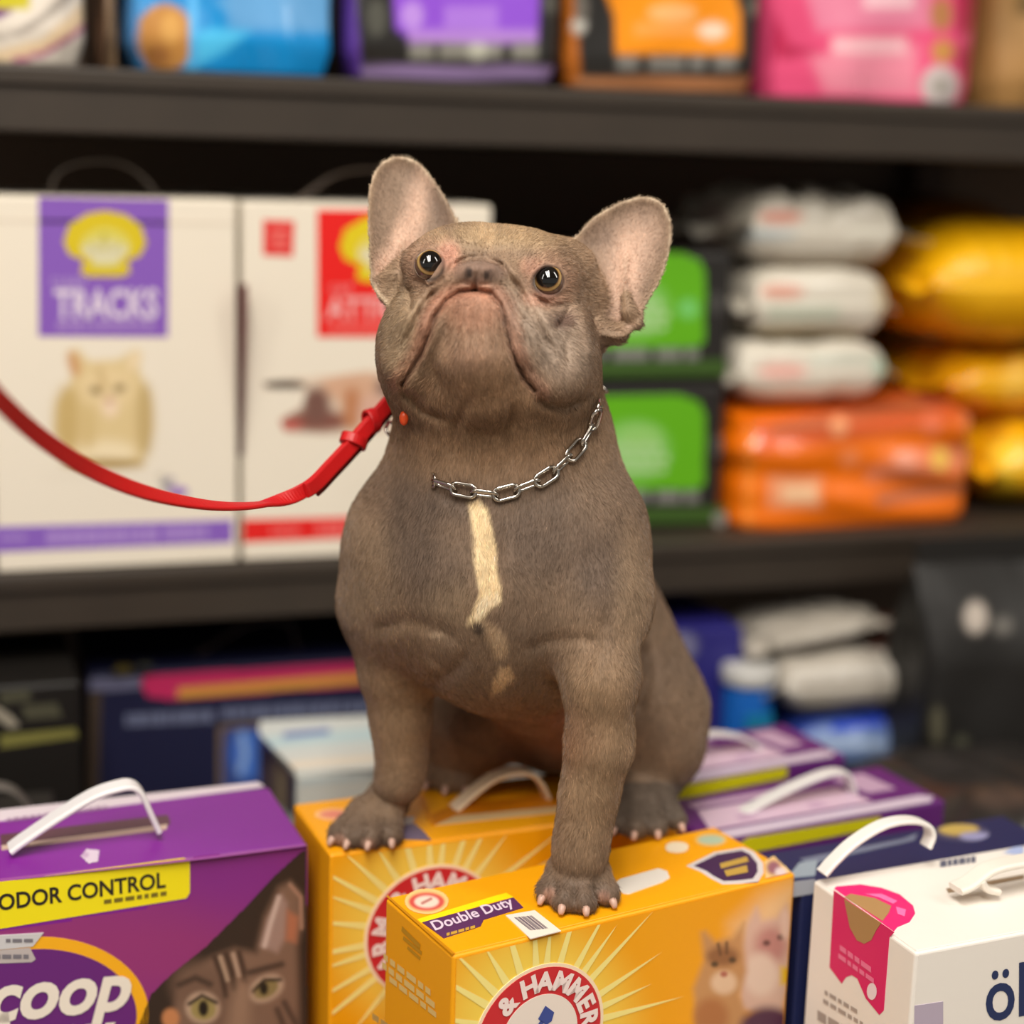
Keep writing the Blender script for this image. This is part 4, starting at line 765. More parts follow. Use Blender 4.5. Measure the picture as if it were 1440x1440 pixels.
# ---- head
E(700, 421, 0.968, 132, 101, 0.060, 0.02)
E(645, 372, 0.945, 70, 50, 0.035, 0.015); E(742, 388, 0.945, 68, 48, 0.035, 0.015)
E(590, 488, 0.948, 60, 82, 0.044, 0.014, rot=0.15); E(782, 500, 0.944, 60, 82, 0.046, 0.014, rot=-0.2)
E(690, 548, 0.952, 128, 76, 0.052, 0.02)
E(674, 452, 0.918, 78, 76, 0.036, 0.015)
K([(646, 404, 0.901, 24), (604, 458, 0.904, 34), (574, 510, 0.914, 36)], 0.009)
K([(694, 405, 0.901, 24), (746, 470, 0.903, 38), (780, 524, 0.910, 43)], 0.009)
K([(668, 446, 0.899, 38), (674, 500, 0.902, 54), (684, 540, 0.915, 60)], 0.006)
E(673, 384, 0.895, 35, 17, 0.013, 0.009)
E(634, 392, 0.905, 20, 22, 0.012, 0.010); E(712, 398, 0.905, 20, 22, 0.012, 0.010)
K([(795, 385, 0.962, 46), (813, 425, 0.966, 36), (834, 470, 0.972, 26)], 0.010)                # side of the skull under the ear
# eye sockets and lids
EYES = ((604, 373, 0.925, 20.5), (771, 395, 0.921, 21.5))
for ex, ey, ed, er in EYES:
    E(ex, ey, ed+0.002, 31, 29, 0.012, 0.010)
    E(ex, ey, ed-0.012, er*0.90, er*0.84, 0.016, 0.0025, 'sub')
    ring_brush(ex, ey, er*1.12, 4, -0.0008); brush([(ex-26, ey-12), (ex-10, ey-25), (ex+10, ey-25), (ex+26, ey-10)], 3.2, 0.0010); brush([(ex-24, ey+18), (ex, ey+29), (ex+24, ey+16)], 3.2, 0.0009)
# nostrils, philtrum, mouth
K([(660, 378, 0.880, 2.5), (659, 386, 0.879, 4.0), (662, 389, 0.881, 2.0)], 0.003, 'sub'); K([(684, 381, 0.880, 2.5), (685, 388, 0.879, 4.0), (682, 392, 0.881, 2.0)], 0.003, 'sub')
brush([(672, 372), (670, 388), (668, 406)], 3.0, 0.0016)
brush([(650, 398), (672, 402), (694, 401)], 4.0, 0.0010)
MOUTH_L = [(668, 408), (646, 411), (627, 423), (613, 444), (604, 470), (592, 498), (578, 520), (566, 538)]
MOUTH_R = [(668, 408), (690, 413), (704, 430), (711, 455), (717, 485), (726, 512), (737, 532), (752, 548)]
for ml in (MOUTH_L, MOUTH_R): brush(ml, 4.2, 0.0042, taper=False)
brush([(640, 415), (618, 440), (606, 475), (594, 508)], 7, -0.0010); brush([(700, 412), (718, 450), (728, 490), (746, 520)], 7, -0.0010)
# wrinkles
brush([(626, 390), (640, 371), (660, 362), (682, 362), (706, 373), (718, 390)], 5, 0.0026)
brush([(704, 380), (726, 402), (744, 432), (762, 466), (780, 500)], 6, 0.0044)
brush([(716, 420), (734, 450), (744, 490)], 5, 0.0022); brush([(735, 440), (756, 480), (770, 520)], 4, 0.0016); brush([(726, 470), (738, 505), (752, 530)], 4, 0.0012); brush([(752, 420), (772, 432), (796, 428)], 5, 0.0016); brush([(590, 430), (584, 470), (580, 505)], 5, 0.0018); brush([(618, 430), (604, 455), (596, 485)], 4, 0.0012)
brush([(722, 398), (740, 424), (757, 455)], 5, -0.0010)
brush([(622, 402), (602, 422), (584, 450), (566, 492)], 6, 0.0036)
brush([(574, 402), (577, 420), (578, 440)], 5, 0.0018); brush([(800, 430), (792, 452), (780, 460)], 6, 0.0022); brush([(778, 455), (795, 478), (800, 520)], 6, 0.0014); brush([(812, 440), (826, 470), (832, 510)], 8, -0.0020); brush([(655, 395), (640, 402), (628, 416)], 4, 0.0010); brush([(700, 396), (712, 408), (722, 428)], 4, 0.0012)
brush([(660, 560), (640, 600), (640, 650)], 8, 0.0012); brush([(722, 560), (716, 610), (722, 660)], 8, 0.0018); brush([(745, 555), (740, 600), (752, 640)], 9, -0.0014)
brush([(692, 322), (684, 350)], 10, 0.0016); brush([(628, 342), (660, 350), (690, 354), (722, 350)], 7, 0.0016)
brush([(748, 550), (765, 566), (795, 573), (826, 558)], 8, 0.0034); brush([(566, 538), (572, 556), (595, 578), (630, 592)], 7, 0.0026)
for a in (636, 648, 662, 676, 690, 702):
    brush([(a, 425+abs(a-668)*0.4), (a-2+(a-668)*0.1, 460), (a+(a-668)*0.25, 498)], 2.4, 0.0007)
# chest muscles
brush([(697, 740), (694, 830), (690, 900), (700, 960)], 14, 0.0030, 0.8, 1.05); brush([(520, 885), (570, 872), (620, 884), (650, 905)], 12, 0.0018, 0.8, 1.06)
brush([(730, 915), (775, 900), (820, 898), (850, 906)], 10, 0.0013, 0.8, 1.02); brush([(600, 965), (640, 940), (660, 915)], 12, 0.0020, 0.8, 1.05)
brush([(812, 960), (840, 900), (850, 860)], 12, 0.0016, 0.8, 1.0); brush([(612, 690), (640, 706), (665, 712)], 7, 0.0014, 0.8, 1.0); brush([(905, 900), (912, 950), (895, 1010)], 10, 0.003, 0.9, 1.12)
# ---- paws
def on_lid(px, py, up=0.0): return w2c(on_z(px, py, ZT)+np.array([0, 0, up]))
CLAWS = []
def paw(heel, toes, wrist, rt, k=0.006):
    h = on_lid(*heel, 0.012)
    op_caps([cs(*wrist), h], [0.0108, 0.0120], 0.010)
    for tx, ty, r in toes:
        t = on_lid(tx, ty, r*0.95); mid = h*0.45+t*0.55; lift = w2c(np.array([0, 0, 1.0])+CAM)*0.0045
        op_caps([h, mid+lift, t], [0.0100, r*1.02, r], k)
        dr = t-h; dr /= np.linalg.norm(dr); CLAWS.append((t, dr, r))
paw((812, 1238), [(770, 1268, 0.0068), (793, 1281, 0.0070), (822, 1283, 0.0070), (853, 1272, 0.0070)], (816, 1205, 0.953), 0.007)
paw((545, 1150), [(476, 1186, 0.0066), (495, 1191, 0.0068), (521, 1192, 0.0068), (550, 1188, 0.0066)], (560, 1100, 1.036), 0.007)
paw((905, 1135), [(868, 1172, 0.0068), (893, 1178, 0.0068), (922, 1176, 0.0068), (950, 1166, 0.0066)], (903, 1120, 1.085), 0.007)
paw((640, 1086), [(606, 1108, 0.0066), (628, 1114, 0.0066), (652, 1114, 0.0066)], (640, 1070, 1.125), 0.007)
for pts in ([(783, 1240), (782, 1262)], [(807, 1248), (808, 1270)], [(834, 1245), (838, 1266)]): brush(pts, 3.5, 0.0014, 0.85, 1.0)
for pts in ([(494, 1160), (486, 1180)], [(516, 1166), (509, 1186)], [(540, 1168), (536, 1186)]): brush(pts, 3.2, 0.0014, 0.95, 1.06)
# ---- ears
EAR_L = [(545, 425), (523, 398), (519, 350), (517, 300), (520, 262), (533, 233), (558, 220), (588, 229), (614, 259), (637, 298), (650, 330), (625, 380), (590, 420)]
EAR_R = [(800, 345), (832, 309), (870, 286), (905, 277), (931, 286), (944, 314), (942, 350), (929, 394), (911, 425), (893, 460), (869, 472), (840, 462), (808, 420)]
ear(EAR_L, lambda px, py: 0.950+(400-py)*0.00016+(px-580)*0.00010, 0.013, 0.0024)
ear(EAR_R, lambda px, py: 0.950+(430-py)*0.00015-(px-870)*0.00002, 0.013, 0.0024)
K([(531, 398, 0.952, 8), (548, 388, 0.950, 9), (556, 372, 0.952, 6)], 0.004); K([(545, 415, 0.95, 12), (560, 400, 0.95, 12)], 0.006)
K([(896, 455, 0.951, 9), (884, 438, 0.950, 9), (880, 420, 0.953, 6)], 0.004); K([(870, 470, 0.953, 14), (850, 470, 0.955, 16)], 0.006)
brush([(570, 330), (562, 370), (552, 395)], 8, -0.0020, 0.9, 1.0); brush([(880, 350), (878, 400), (884, 430)], 8, -0.0020, 0.9, 1.0)

def field(x, y, d, cull=True):
    px, py = 720+FPX*x/d, 720+FPX*y/d
    out = np.full(x.shape, 0.05 if cull else 1.0, np.float64)
    for f, k, mode, lo, hi in OPS:
        if cull:
            g = k+0.010; s = np.nonzero((x > lo[0]-g) & (x < hi[0]+g) & (y > lo[1]-g) & (y < hi[1]+g) & (d > lo[2]-g) & (d < hi[2]+g))[0]
            if not len(s): continue
            v = f(x[s], y[s], d[s], px[s], py[s]); o = out[s]
        else: s = slice(None); v = f(x, y, d, px, py); o = out
        if mode == 'brush': o = o+v
        elif mode == 'add':
            h = np.clip(0.5+0.5*(o-v)/k, 0, 1); o = o*(1-h)+v*h-k*h*(1-h)
        else:
            h = np.clip(0.5-0.5*(o+v)/k, 0, 1); o = o*(1-h)-v*h+k*h*(1-h)
        out[s] = o
    z = CAM[2]+x*RT[2]-y*UP[2]+d*FW[2]
    return np.maximum(out, ZP-z)
def axis(*parts):
    a = [parts[0][0]]
    for lo, hi, st in parts: a += list(np.linspace(lo, hi, max(1, int(round((hi-lo)/st)))+1)[1:])
    while (len(a)-1) % 4: a.append(a[-1]+parts[-1][2])
    return np.array(a)
RES = 1.0
AX = axis((-0.134, 0.152, 0.0013*RES)); AY = axis((-0.216, -0.05, 0.00115*RES), (-0.05, 0.15, 0.0019*RES), (0.15, 0.236, 0.0013*RES)); AD = axis((0.855, 1.0, 0.00115*RES), (1.0, 1.30, 0.0022*RES))
def grow():
    cx, cy, cd = AX[::4], AY[::4], AD[::4]
    G = np.meshgrid(cx, cy, cd, indexing='ij'); Dc = field(*(g.ravel() for g in G), cull=False).reshape(G[0].shape)
    def up(A, ax):
        n = A.shape[ax]; lo = np.take(A, range(n-1), ax); hi = np.take(A, range(1, n), ax); parts = [lo*(1-t)+hi*t for t in (0, .25, .5, .75)]
        S = np.stack(parts, ax+1); sh = list(A.shape); sh[ax] = (n-1)*4; S = S.reshape(sh); return np.concatenate([S, np.take(A, [n-1], ax)], ax)
    D = up(up(up(Dc.astype(np.float32), 0), 1), 2)
    I = np.nonzero(np.abs(D) < 0.0062)
    D[I] = field(AX[I[0]], AY[I[1]], AD[I[2]])
    neg = D < 0; nx, ny, nz = D.shape
    cnt = np.zeros((nx-1, ny-1, nz-1), np.int8)
    for i in (0, 1):
        for j in (0, 1):
            for k in (0, 1): cnt += neg[i:nx-1+i, j:ny-1+j, k:nz-1+k]
    ci = np.nonzero((cnt > 0) & (cnt < 8)); n = len(ci[0]); cid = -np.ones(cnt.shape, np.int32); cid[ci] = np.arange(n)
    acc = np.zeros((n, 3)); num = np.zeros(n)
    co = [(i, j, k) for i in (0, 1) for j in (0, 1) for k in (0, 1)]
    val = {c: D[ci[0]+c[0], ci[1]+c[1], ci[2]+c[2]].astype(float) for c in co}
    pos = {c: np.stack([AX[ci[0]+c[0]], AY[ci[1]+c[1]], AD[ci[2]+c[2]]], 1) for c in co}
    for a in co:
        for b in co:
            if a < b and sum(abs(p-q) for p, q in zip(a, b)) == 1:
                va, vb = val[a], val[b]; x = (va < 0) != (vb < 0); t = np.where(x, va/(va-vb+1e-12), 0)[:, None]
                acc += np.where(x[:, None], pos[a]*(1-t)+pos[b]*t, 0); num += x
    V = acc/num[:, None]
    quads = []
    for ax in range(3):
        lo = [slice(None)]*3; hi = [slice(None)]*3; lo[ax] = slice(0, -1); hi[ax] = slice(1, None)
        ch = neg[tuple(lo)] != neg[tuple(hi)]; q = np.array(np.nonzero(ch)).T; b, c = [(1, 2), (2, 0), (0, 1)][ax]
        ok = (q[:, b] > 0) & (q[:, c] > 0) & (q[:, b] < D.shape[b]-1) & (q[:, c] < D.shape[c]-1); q = q[ok]
        def cell(db, dc):
            r = q.copy(); r[:, b] -= db; r[:, c] -= dc; return cid[r[:, 0], r[:, 1], r[:, 2]]
        Q = np.stack([cell(1, 1), cell(0, 1), cell(0, 0), cell(1, 0)], 1); fl = neg[q[:, 0], q[:, 1], q[:, 2]]
        Q[~fl] = Q[~fl][:, ::-1]; quads.append(Q)
    return V, np.concatenate(quads)
_t = __import__('time').time()
DV, DF = grow()
# two steps of pulling the net onto the true surface
for _ in range(2):
    f0 = field(*DV.T); g = np.stack([field(*(DV+np.eye(3)[i]*4e-4).T)-f0 for i in range(3)], 1)/4e-4
    gn = np.linalg.norm(g, axis=1, keepdims=True)+1e-6; DV = DV-np.clip(f0[:, None]/np.maximum(gn, 0.5), -0.001, 0.001)*g/gn*0.7
DN = g/gn

def c2w(q): q = np.asarray(q); return CAM+q[..., :1]*RT-q[..., 1:2]*UP+q[..., 2:3]*FW
DPX, DPY = 720+FPX*DV[:, 0]/DV[:, 2], 720+FPX*DV[:, 1]/DV[:, 2]

# ---- coat colours (the coat's pattern, with some light painted in)
def coat_tint(V, px, py):
    d = V[:, 2]; n1 = vnoise(V[:, 0]*60, V[:, 1]*60, 5, 1.6); n2 = vnoise(V[:, 0]*260, V[:, 1]*140+V[:, 2]*120, 6, 1.5)
    c = np.tile(lin((128, 106, 87)), (len(V), 1))
    def mix(rgb, w): 
        nonlocal c
        w = np.clip(w, 0, 1)[:, None]; c = c*(1-w)+lin(rgb)[None]*w
    def el(cx, cy, rx, ry, soft=0.3, an=0.0):
        x = (px-cx)*math.cos(an)+(py-cy)*math.sin(an); y = -(px-cx)*math.sin(an)+(py-cy)*math.cos(an)
        t = np.clip((1+soft-np.hypot(x/rx, y/ry))/(2*soft), 0, 1); return t*t*(3-2*t)
    def ln(pts, hw, soft):
        q = np.full(px.shape, 1e9)
        for a, b in zip(pts[:-1], pts[1:]):
            ex, ey = b[0]-a[0], b[1]-a[1]; t = np.clip(((px-a[0])*ex+(py-a[1])*ey)/(ex*ex+ey*ey), 0, 1); q = np.minimum(q, np.hypot(px-a[0]-ex*t, py-a[1]-ey*t))
        t = np.clip(0.5-(q-hw)/(2*soft), 0, 1); return t*t*(3-2*t)
    front = d < 1.04; inl = sd_poly(px, py, np.array(EAR_L)); inr = sd_poly(px, py, np.array(EAR_R)); inner = (d < 0.999)
    el_, er_ = (np.clip((0.0026-np.abs(f(V[:, 0], V[:, 1], d, px, py)))/0.0012, 0, 1) for f in EARF); el_ = el_*(np.hypot(px-604, (py-373)) > 34); er_ = er_*(px > 806)
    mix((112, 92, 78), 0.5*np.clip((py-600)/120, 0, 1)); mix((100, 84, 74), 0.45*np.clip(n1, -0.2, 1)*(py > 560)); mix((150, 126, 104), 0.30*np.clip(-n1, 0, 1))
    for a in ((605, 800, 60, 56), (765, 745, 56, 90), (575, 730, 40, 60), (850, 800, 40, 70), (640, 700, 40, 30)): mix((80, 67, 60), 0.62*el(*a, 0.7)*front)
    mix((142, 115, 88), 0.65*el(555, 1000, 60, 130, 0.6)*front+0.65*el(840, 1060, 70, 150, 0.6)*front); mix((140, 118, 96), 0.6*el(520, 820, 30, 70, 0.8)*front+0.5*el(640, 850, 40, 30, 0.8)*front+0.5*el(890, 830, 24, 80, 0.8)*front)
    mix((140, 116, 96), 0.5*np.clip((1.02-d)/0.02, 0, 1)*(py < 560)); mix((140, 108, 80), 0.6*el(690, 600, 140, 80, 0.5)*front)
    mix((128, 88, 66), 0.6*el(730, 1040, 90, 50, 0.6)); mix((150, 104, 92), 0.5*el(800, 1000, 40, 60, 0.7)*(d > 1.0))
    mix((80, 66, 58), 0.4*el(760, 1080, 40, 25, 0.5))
    # muzzle: pink lips, chin
    lip = np.maximum(ln([(a-9, b) for a, b in MOUTH_L], 11, 8), ln([(a+9, b) for a, b in MOUTH_R], 11, 8)); mix((160, 112, 94), 0.66*lip*front); mix((160, 112, 92), 0.7*el(668, 432, 44, 30, 0.5)*front); mix((138, 106, 88), 0.5*el(668, 470, 50, 50, 0.5)*front); mix((120, 92, 70), 0.4*el(680, 545, 90, 40, 0.6)*front)
    mix((120, 92, 76), 0.5*el(656, 505, 26, 18, 0.7)*front); mix((84, 60, 50), 0.75*np.maximum(ln(MOUTH_L[2:], 1.5, 2), ln(MOUTH_R[2:], 1.5, 2))*front)
    mix((152, 138, 128), 0.55*el(790, 490, 46, 60, 0.7)*front); mix((146, 132, 122), 0.45*el(742, 450, 30, 60, 0.7, -0.5)*front); mix((150, 132, 108), 0.45*el(560, 470, 24, 70, 0.7)*front)
    mix((112, 88, 80), 0.72*el(673, 382, 40, 17, 0.35)*front); mix((60, 46, 42), 0.7*np.maximum(ln([(657, 376), (654, 384), (656, 392)], 1.5, 1.8), ln([(689, 379), (692, 387), (689, 395)], 1.5, 1.8))*front); mix((52, 40, 36), el(660, 384, 4.5, 7, 0.4)*front); mix((52, 40, 36), el(684, 387, 4.5, 7, 0.4)*front); mix((70, 54, 48), 0.6*ln([(670, 390), (668, 408)], 1.2, 1.6)*front)
    mix((110, 92, 80), 0.5*el(684, 353, 56, 13, 0.6)*front); mix((172, 148, 116), 0.5*el(705, 330, 90, 20, 0.6)*front)  # second mix paints the highlight on top of the skull
    for ex, ey, ed, er in EYES:
        mix((160, 122, 104), 0.45*el(ex, ey, er*1.8, er*1.6, 0.5)*front); mix((44, 30, 25), 0.92*np.exp(-((np.hypot(px-ex, py-ey)-er*0.97)/3.2)**2)*front)
    mix((184, 132, 116), 0.6*el(632, 358, 14, 18, 0.6)*front+0.3*el(745, 375, 14, 12, 0.6)*front+0.3*el(760, 420, 26, 10, 0.6)*front); mix((92, 68, 60), 0.8*el(790, 450, 17, 12, 0.6)*front); mix((104, 82, 66), 0.6*el(835, 440, 20, 50, 0.5)*(inr > -6)*front)
    # ears: paler pink insides
    for s, on, core in ((inl, el_, [(584, 300, 17, 60, .8, 0.22), (560, 350, 16, 44, .7, 0.3), (540, 378, 16, 22, .6)]), (inr, er_, [(886, 352, 30, 46, .8, 0.5), (878, 400, 22, 44, .7, 0.2), (886, 445, 20, 24, .6)])):
        mix((130, 109, 94), 0.9*np.clip((-s-2)/8, 0, 1)*inner*on)
        for e in core: mix((202, 168, 150), 0.62*el(*e)*np.clip(-s/6, 0, 1)*inner*on)
        mix((224, 204, 180), 0.75*np.exp(-((s-2.5)/3.2)**2)*(py < 430)*on)  # pale edge fuzz, with its bright rim light put into the tint
    mix((100, 80, 70), 0.5*el(622, 300, 12, 40, 0.7, -0.4)*inner+0.4*el(840, 330, 22, 16, 0.7)*inner)
    # white blaze and flecks on the chest
    jag = (n2*4.5+n1*3.0)*np.clip((py-700)/60, 0.3, 1)
    def pg(pts, soft): t = np.clip(0.5-(sd_poly(px, py, np.array(pts, float))+jag)/(2*soft), 0, 1); return t*t*(3-2*t)*front
    mix((222, 198, 160), 0.96*pg([(659, 708), (673, 700), (687, 716), (693, 740), (695, 765), (697, 794), (708, 826), (706, 845), (690, 858), (669, 874), (658, 879), (656, 868), (668, 848), (674, 832), (670, 798), (662, 752)], 4))
    mix((230, 212, 184), 0.9*pg([(700, 832), (704, 844), (688, 856), (668, 870), (662, 870), (672, 850), (680, 840)], 4))
    mix((178, 152, 124), 0.75*pg([(680, 874), (698, 878), (714, 900), (710, 926), (696, 926), (686, 900)], 6)); mix((204, 174, 138), 0.85*pg([(702, 938), (718, 936), (722, 952), (708, 968), (692, 978), (692, 962)], 5))
    mix((48, 40, 38), 0.75*el(672, 884, 9, 7, 0.6)*front); mix((190, 166, 142), 0.5*el(615, 893, 13, 4, 0.8)*front+0.4*el(612, 935, 14, 4, 0.8, 0.7)*front)
    # toes
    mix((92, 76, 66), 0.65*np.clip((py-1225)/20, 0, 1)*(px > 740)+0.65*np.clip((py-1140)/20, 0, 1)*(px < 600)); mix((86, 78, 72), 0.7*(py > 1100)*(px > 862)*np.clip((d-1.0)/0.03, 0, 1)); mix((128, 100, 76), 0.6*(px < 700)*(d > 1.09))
    for tx, ty in ((773, 1256), (848, 1260), (477, 1180), (517, 1187)): mix((168, 128, 112), 0.6*el(tx, ty, 9, 8, 0.5))
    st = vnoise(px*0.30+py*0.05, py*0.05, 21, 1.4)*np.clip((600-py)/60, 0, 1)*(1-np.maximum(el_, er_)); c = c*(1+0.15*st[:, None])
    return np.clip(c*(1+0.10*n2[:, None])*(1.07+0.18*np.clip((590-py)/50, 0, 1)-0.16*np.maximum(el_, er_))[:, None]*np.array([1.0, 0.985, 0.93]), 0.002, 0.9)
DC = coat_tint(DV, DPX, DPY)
def coat_material():
    ma = bpy.data.materials.new('short_coat'); ma.use_nodes = True; nt = ma.node_tree; b = nt.nodes['Principled BSDF']; L = nt.links.new
    at = nt.nodes.new('ShaderNodeAttribute'); at.attribute_name = 'tint'
    tc = nt.nodes.new('ShaderNodeTexCoord'); mp = nt.nodes.new('ShaderNodeMapping'); mp.inputs['Scale'].default_value = (900, 900, 260)
    no = nt.nodes.new('ShaderNodeTexNoise'); no.inputs['Scale'].default_value = 1.0; no.inputs['Detail'].default_value = 3
    L(tc.outputs['Object'], mp.inputs[0]); L(mp.outputs[0], no.inputs['Vector'])
    mr = nt.nodes.new('ShaderNodeMapRange'); mr.inputs['From Min'].default_value = 0.3; mr.inputs['From Max'].default_value = 0.7; mr.inputs['To Min'].default_value = 0.82; mr.inputs['To Max'].default_value = 1.16
    L(no.outputs['Fac'], mr.inputs['Value']); mx = nt.nodes.new('ShaderNodeVectorMath'); mx.operation = 'SCALE'
    L(at.outputs['Color'], mx.inputs[0]); L(mr.outputs[0], mx.inputs['Scale']); L(mx.outputs[0], b.inputs['Base Color'])
    bp = nt.nodes.new('ShaderNodeBump'); bp.inputs['Strength'].default_value = 0.35; bp.inputs['Distance'].default_value = 0.0008; L(no.outputs['Fac'], bp.inputs['Height']); L(bp.outputs[0], b.inputs['Normal'])
    b.inputs['Roughness'].default_value = 0.62; b.inputs['Specular IOR Level'].default_value = 0.3
    b.inputs['Sheen Weight'].default_value = 0.25; b.inputs['Sheen Roughness'].default_value = 0.4; b.inputs['Sheen Tint'].default_value = (1, 0.92, 0.84, 1)
    return ma
COAT = coat_material()
dbase = on_z(740, 1180, ZT); dog = empty('dog', dbase)
tag(dog, 'stocky grey brown bulldog with white chest blaze sitting on yellow cartons, head tilted up', 'dog')
DW = c2w(DV)-dbase
def fast_mesh(name, V, Q, material, parent, tint=None):
    me = bpy.data.meshes.new(name); me.vertices.add(len(V)); me.vertices.foreach_set('co', np.asarray(V, np.float32).ravel())
    k = Q.shape[1]; me.loops.add(Q.size); me.loops.foreach_set('vertex_index', Q.astype(np.int32).ravel()); me.polygons.add(len(Q)); me.polygons.foreach_set('loop_start', np.arange(0, Q.size, k, dtype=np.int32))
    me.polygons.foreach_set('use_smooth', np.ones(len(Q), bool)); me.update(calc_edges=True); me.validate()
    if tint is not None:
        at = me.attributes.new('tint', 'FLOAT_COLOR', 'POINT'); at.data.foreach_set('color', np.c_[tint, np.ones(len(tint))].astype(np.float32).ravel())
    me.materials.append(material); o = bpy.data.objects.new(name, me); COL.objects.link(o); o.parent = parent; return o
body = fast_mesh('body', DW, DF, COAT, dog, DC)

# ---- eyes
def eye_material(gaze):
    ma = bpy.data.materials.new('eyeball'); ma.use_nodes = True; nt = ma.node_tree; b = nt.nodes['Principled BSDF']; L = nt.links.new
    tc = nt.nodes.new('ShaderNodeTexCoord'); dt = nt.nodes.new('ShaderNodeVectorMath'); dt.operation = 'DOT_PRODUCT'
    nm = nt.nodes.new('ShaderNodeVectorMath'); nm.operation = 'NORMALIZE'; L(tc.outputs['Object'], nm.inputs[0]); L(nm.outputs[0], dt.inputs[0]); dt.inputs[1].default_value = tuple(gaze)
    cr = nt.nodes.new('ShaderNodeValToRGB'); el = cr.color_ramp.elements
    stops = [(0.0, (120, 92, 78)), (0.46, (112, 84, 70)), (0.50, (48, 32, 24)), (0.53, (160, 126, 74)), (0.62, (182, 148, 92)), (0.705, (112, 76, 38)), (0.735, (8, 6, 6)), (1.0, (5, 4, 4))]
    while len(el) < len(stops): el.new(0.5)
    for e, (p, c) in zip(el, stops): e.position = p; e.color = tuple(float(v) for v in lin(c))+(1,)
    L(dt.outputs['Value'], cr.inputs[0]); L(cr.outputs[0], b.inputs['Base Color']); b.inputs['Roughness'].default_value = 0.04; b.inputs['Coat Weight'].default_value = 1.0; b.inputs['Coat Roughness'].default_value = 0.02
    return ma
def gaze_dir(ax, ay): v = np.array([ax, ay, -1.0]); v /= np.linalg.norm(v); return v[0]*RT-v[1]*UP+v[2]*FW
for (ex, ey, ed, er), g_ in zip(EYES, ((0.16, -0.22), (-0.10, -0.22))):
    c = cs(ex, ey, ed); r = er*1.06*ed/FPX
    bm = bmesh.new(); bmesh.ops.create_uvsphere(bm, u_segments=48, v_segments=32, radius=r)
    o = bm_obj('eye', bm, eye_material(gaze_dir(*g_)), dog, True); o.location = tuple(c2w(c)-dbase); o['label'] = 'amber rimmed dark eye'
# ---- claws
claw_m = mat('claw_horn', (196, 158, 140), 0.35)
for t, dr, r in CLAWS:
    dn = w2c(CAM+np.array([0, 0, -1.0])); a = t+dr*r*0.55+dn*r*0.05; pth = spline([a-dr*0.003, a+dr*0.0030+dn*0.0004, a+dr*0.0058+dn*0.0030], 8)
    V, Fc = sweep(pth, circ(0.0025, 8), normal=dn, scale=[1, 1, .98, .95, .9, .82, .7, .46])
    mesh_obj('claw', c2w(np.array(V))-dbase, Fc, claw_m, dog, True)
# eyeballs set to the lids: centre a little behind the skin around each eye
def skin_depth(px, py, r=6):
    s = (np.hypot(DPX-px, DPY-py) < r); return DV[s, 2].min()
from mathutils.bvhtree import BVHTree
BV = BVHTree.FromPolygons(DV.tolist(), DF.tolist())
def hit(px, py):
    r = Vector(cs(px, py, 1.0)); q = BV.ray_cast(r*0.5, r.normalized()); return None if q[0] is None else (np.array(q[0]), np.array(q[1]))
eyes = [o for o in dog.children if o.name.startswith('eye')]
for o, (ex, ey, ed, er) in zip(eyes, EYES):
    rim = [hit(ex+er*1.15*math.cos(t), ey+er*1.1*math.sin(t))[0][2] for t in np.linspace(0, 6.28, 12, endpoint=False)]
    r = er*1.06*ed/FPX; cd = float(np.mean(rim))+r*0.74; o.location = tuple(c2w(cs(ex, ey, cd))-dbase); pass

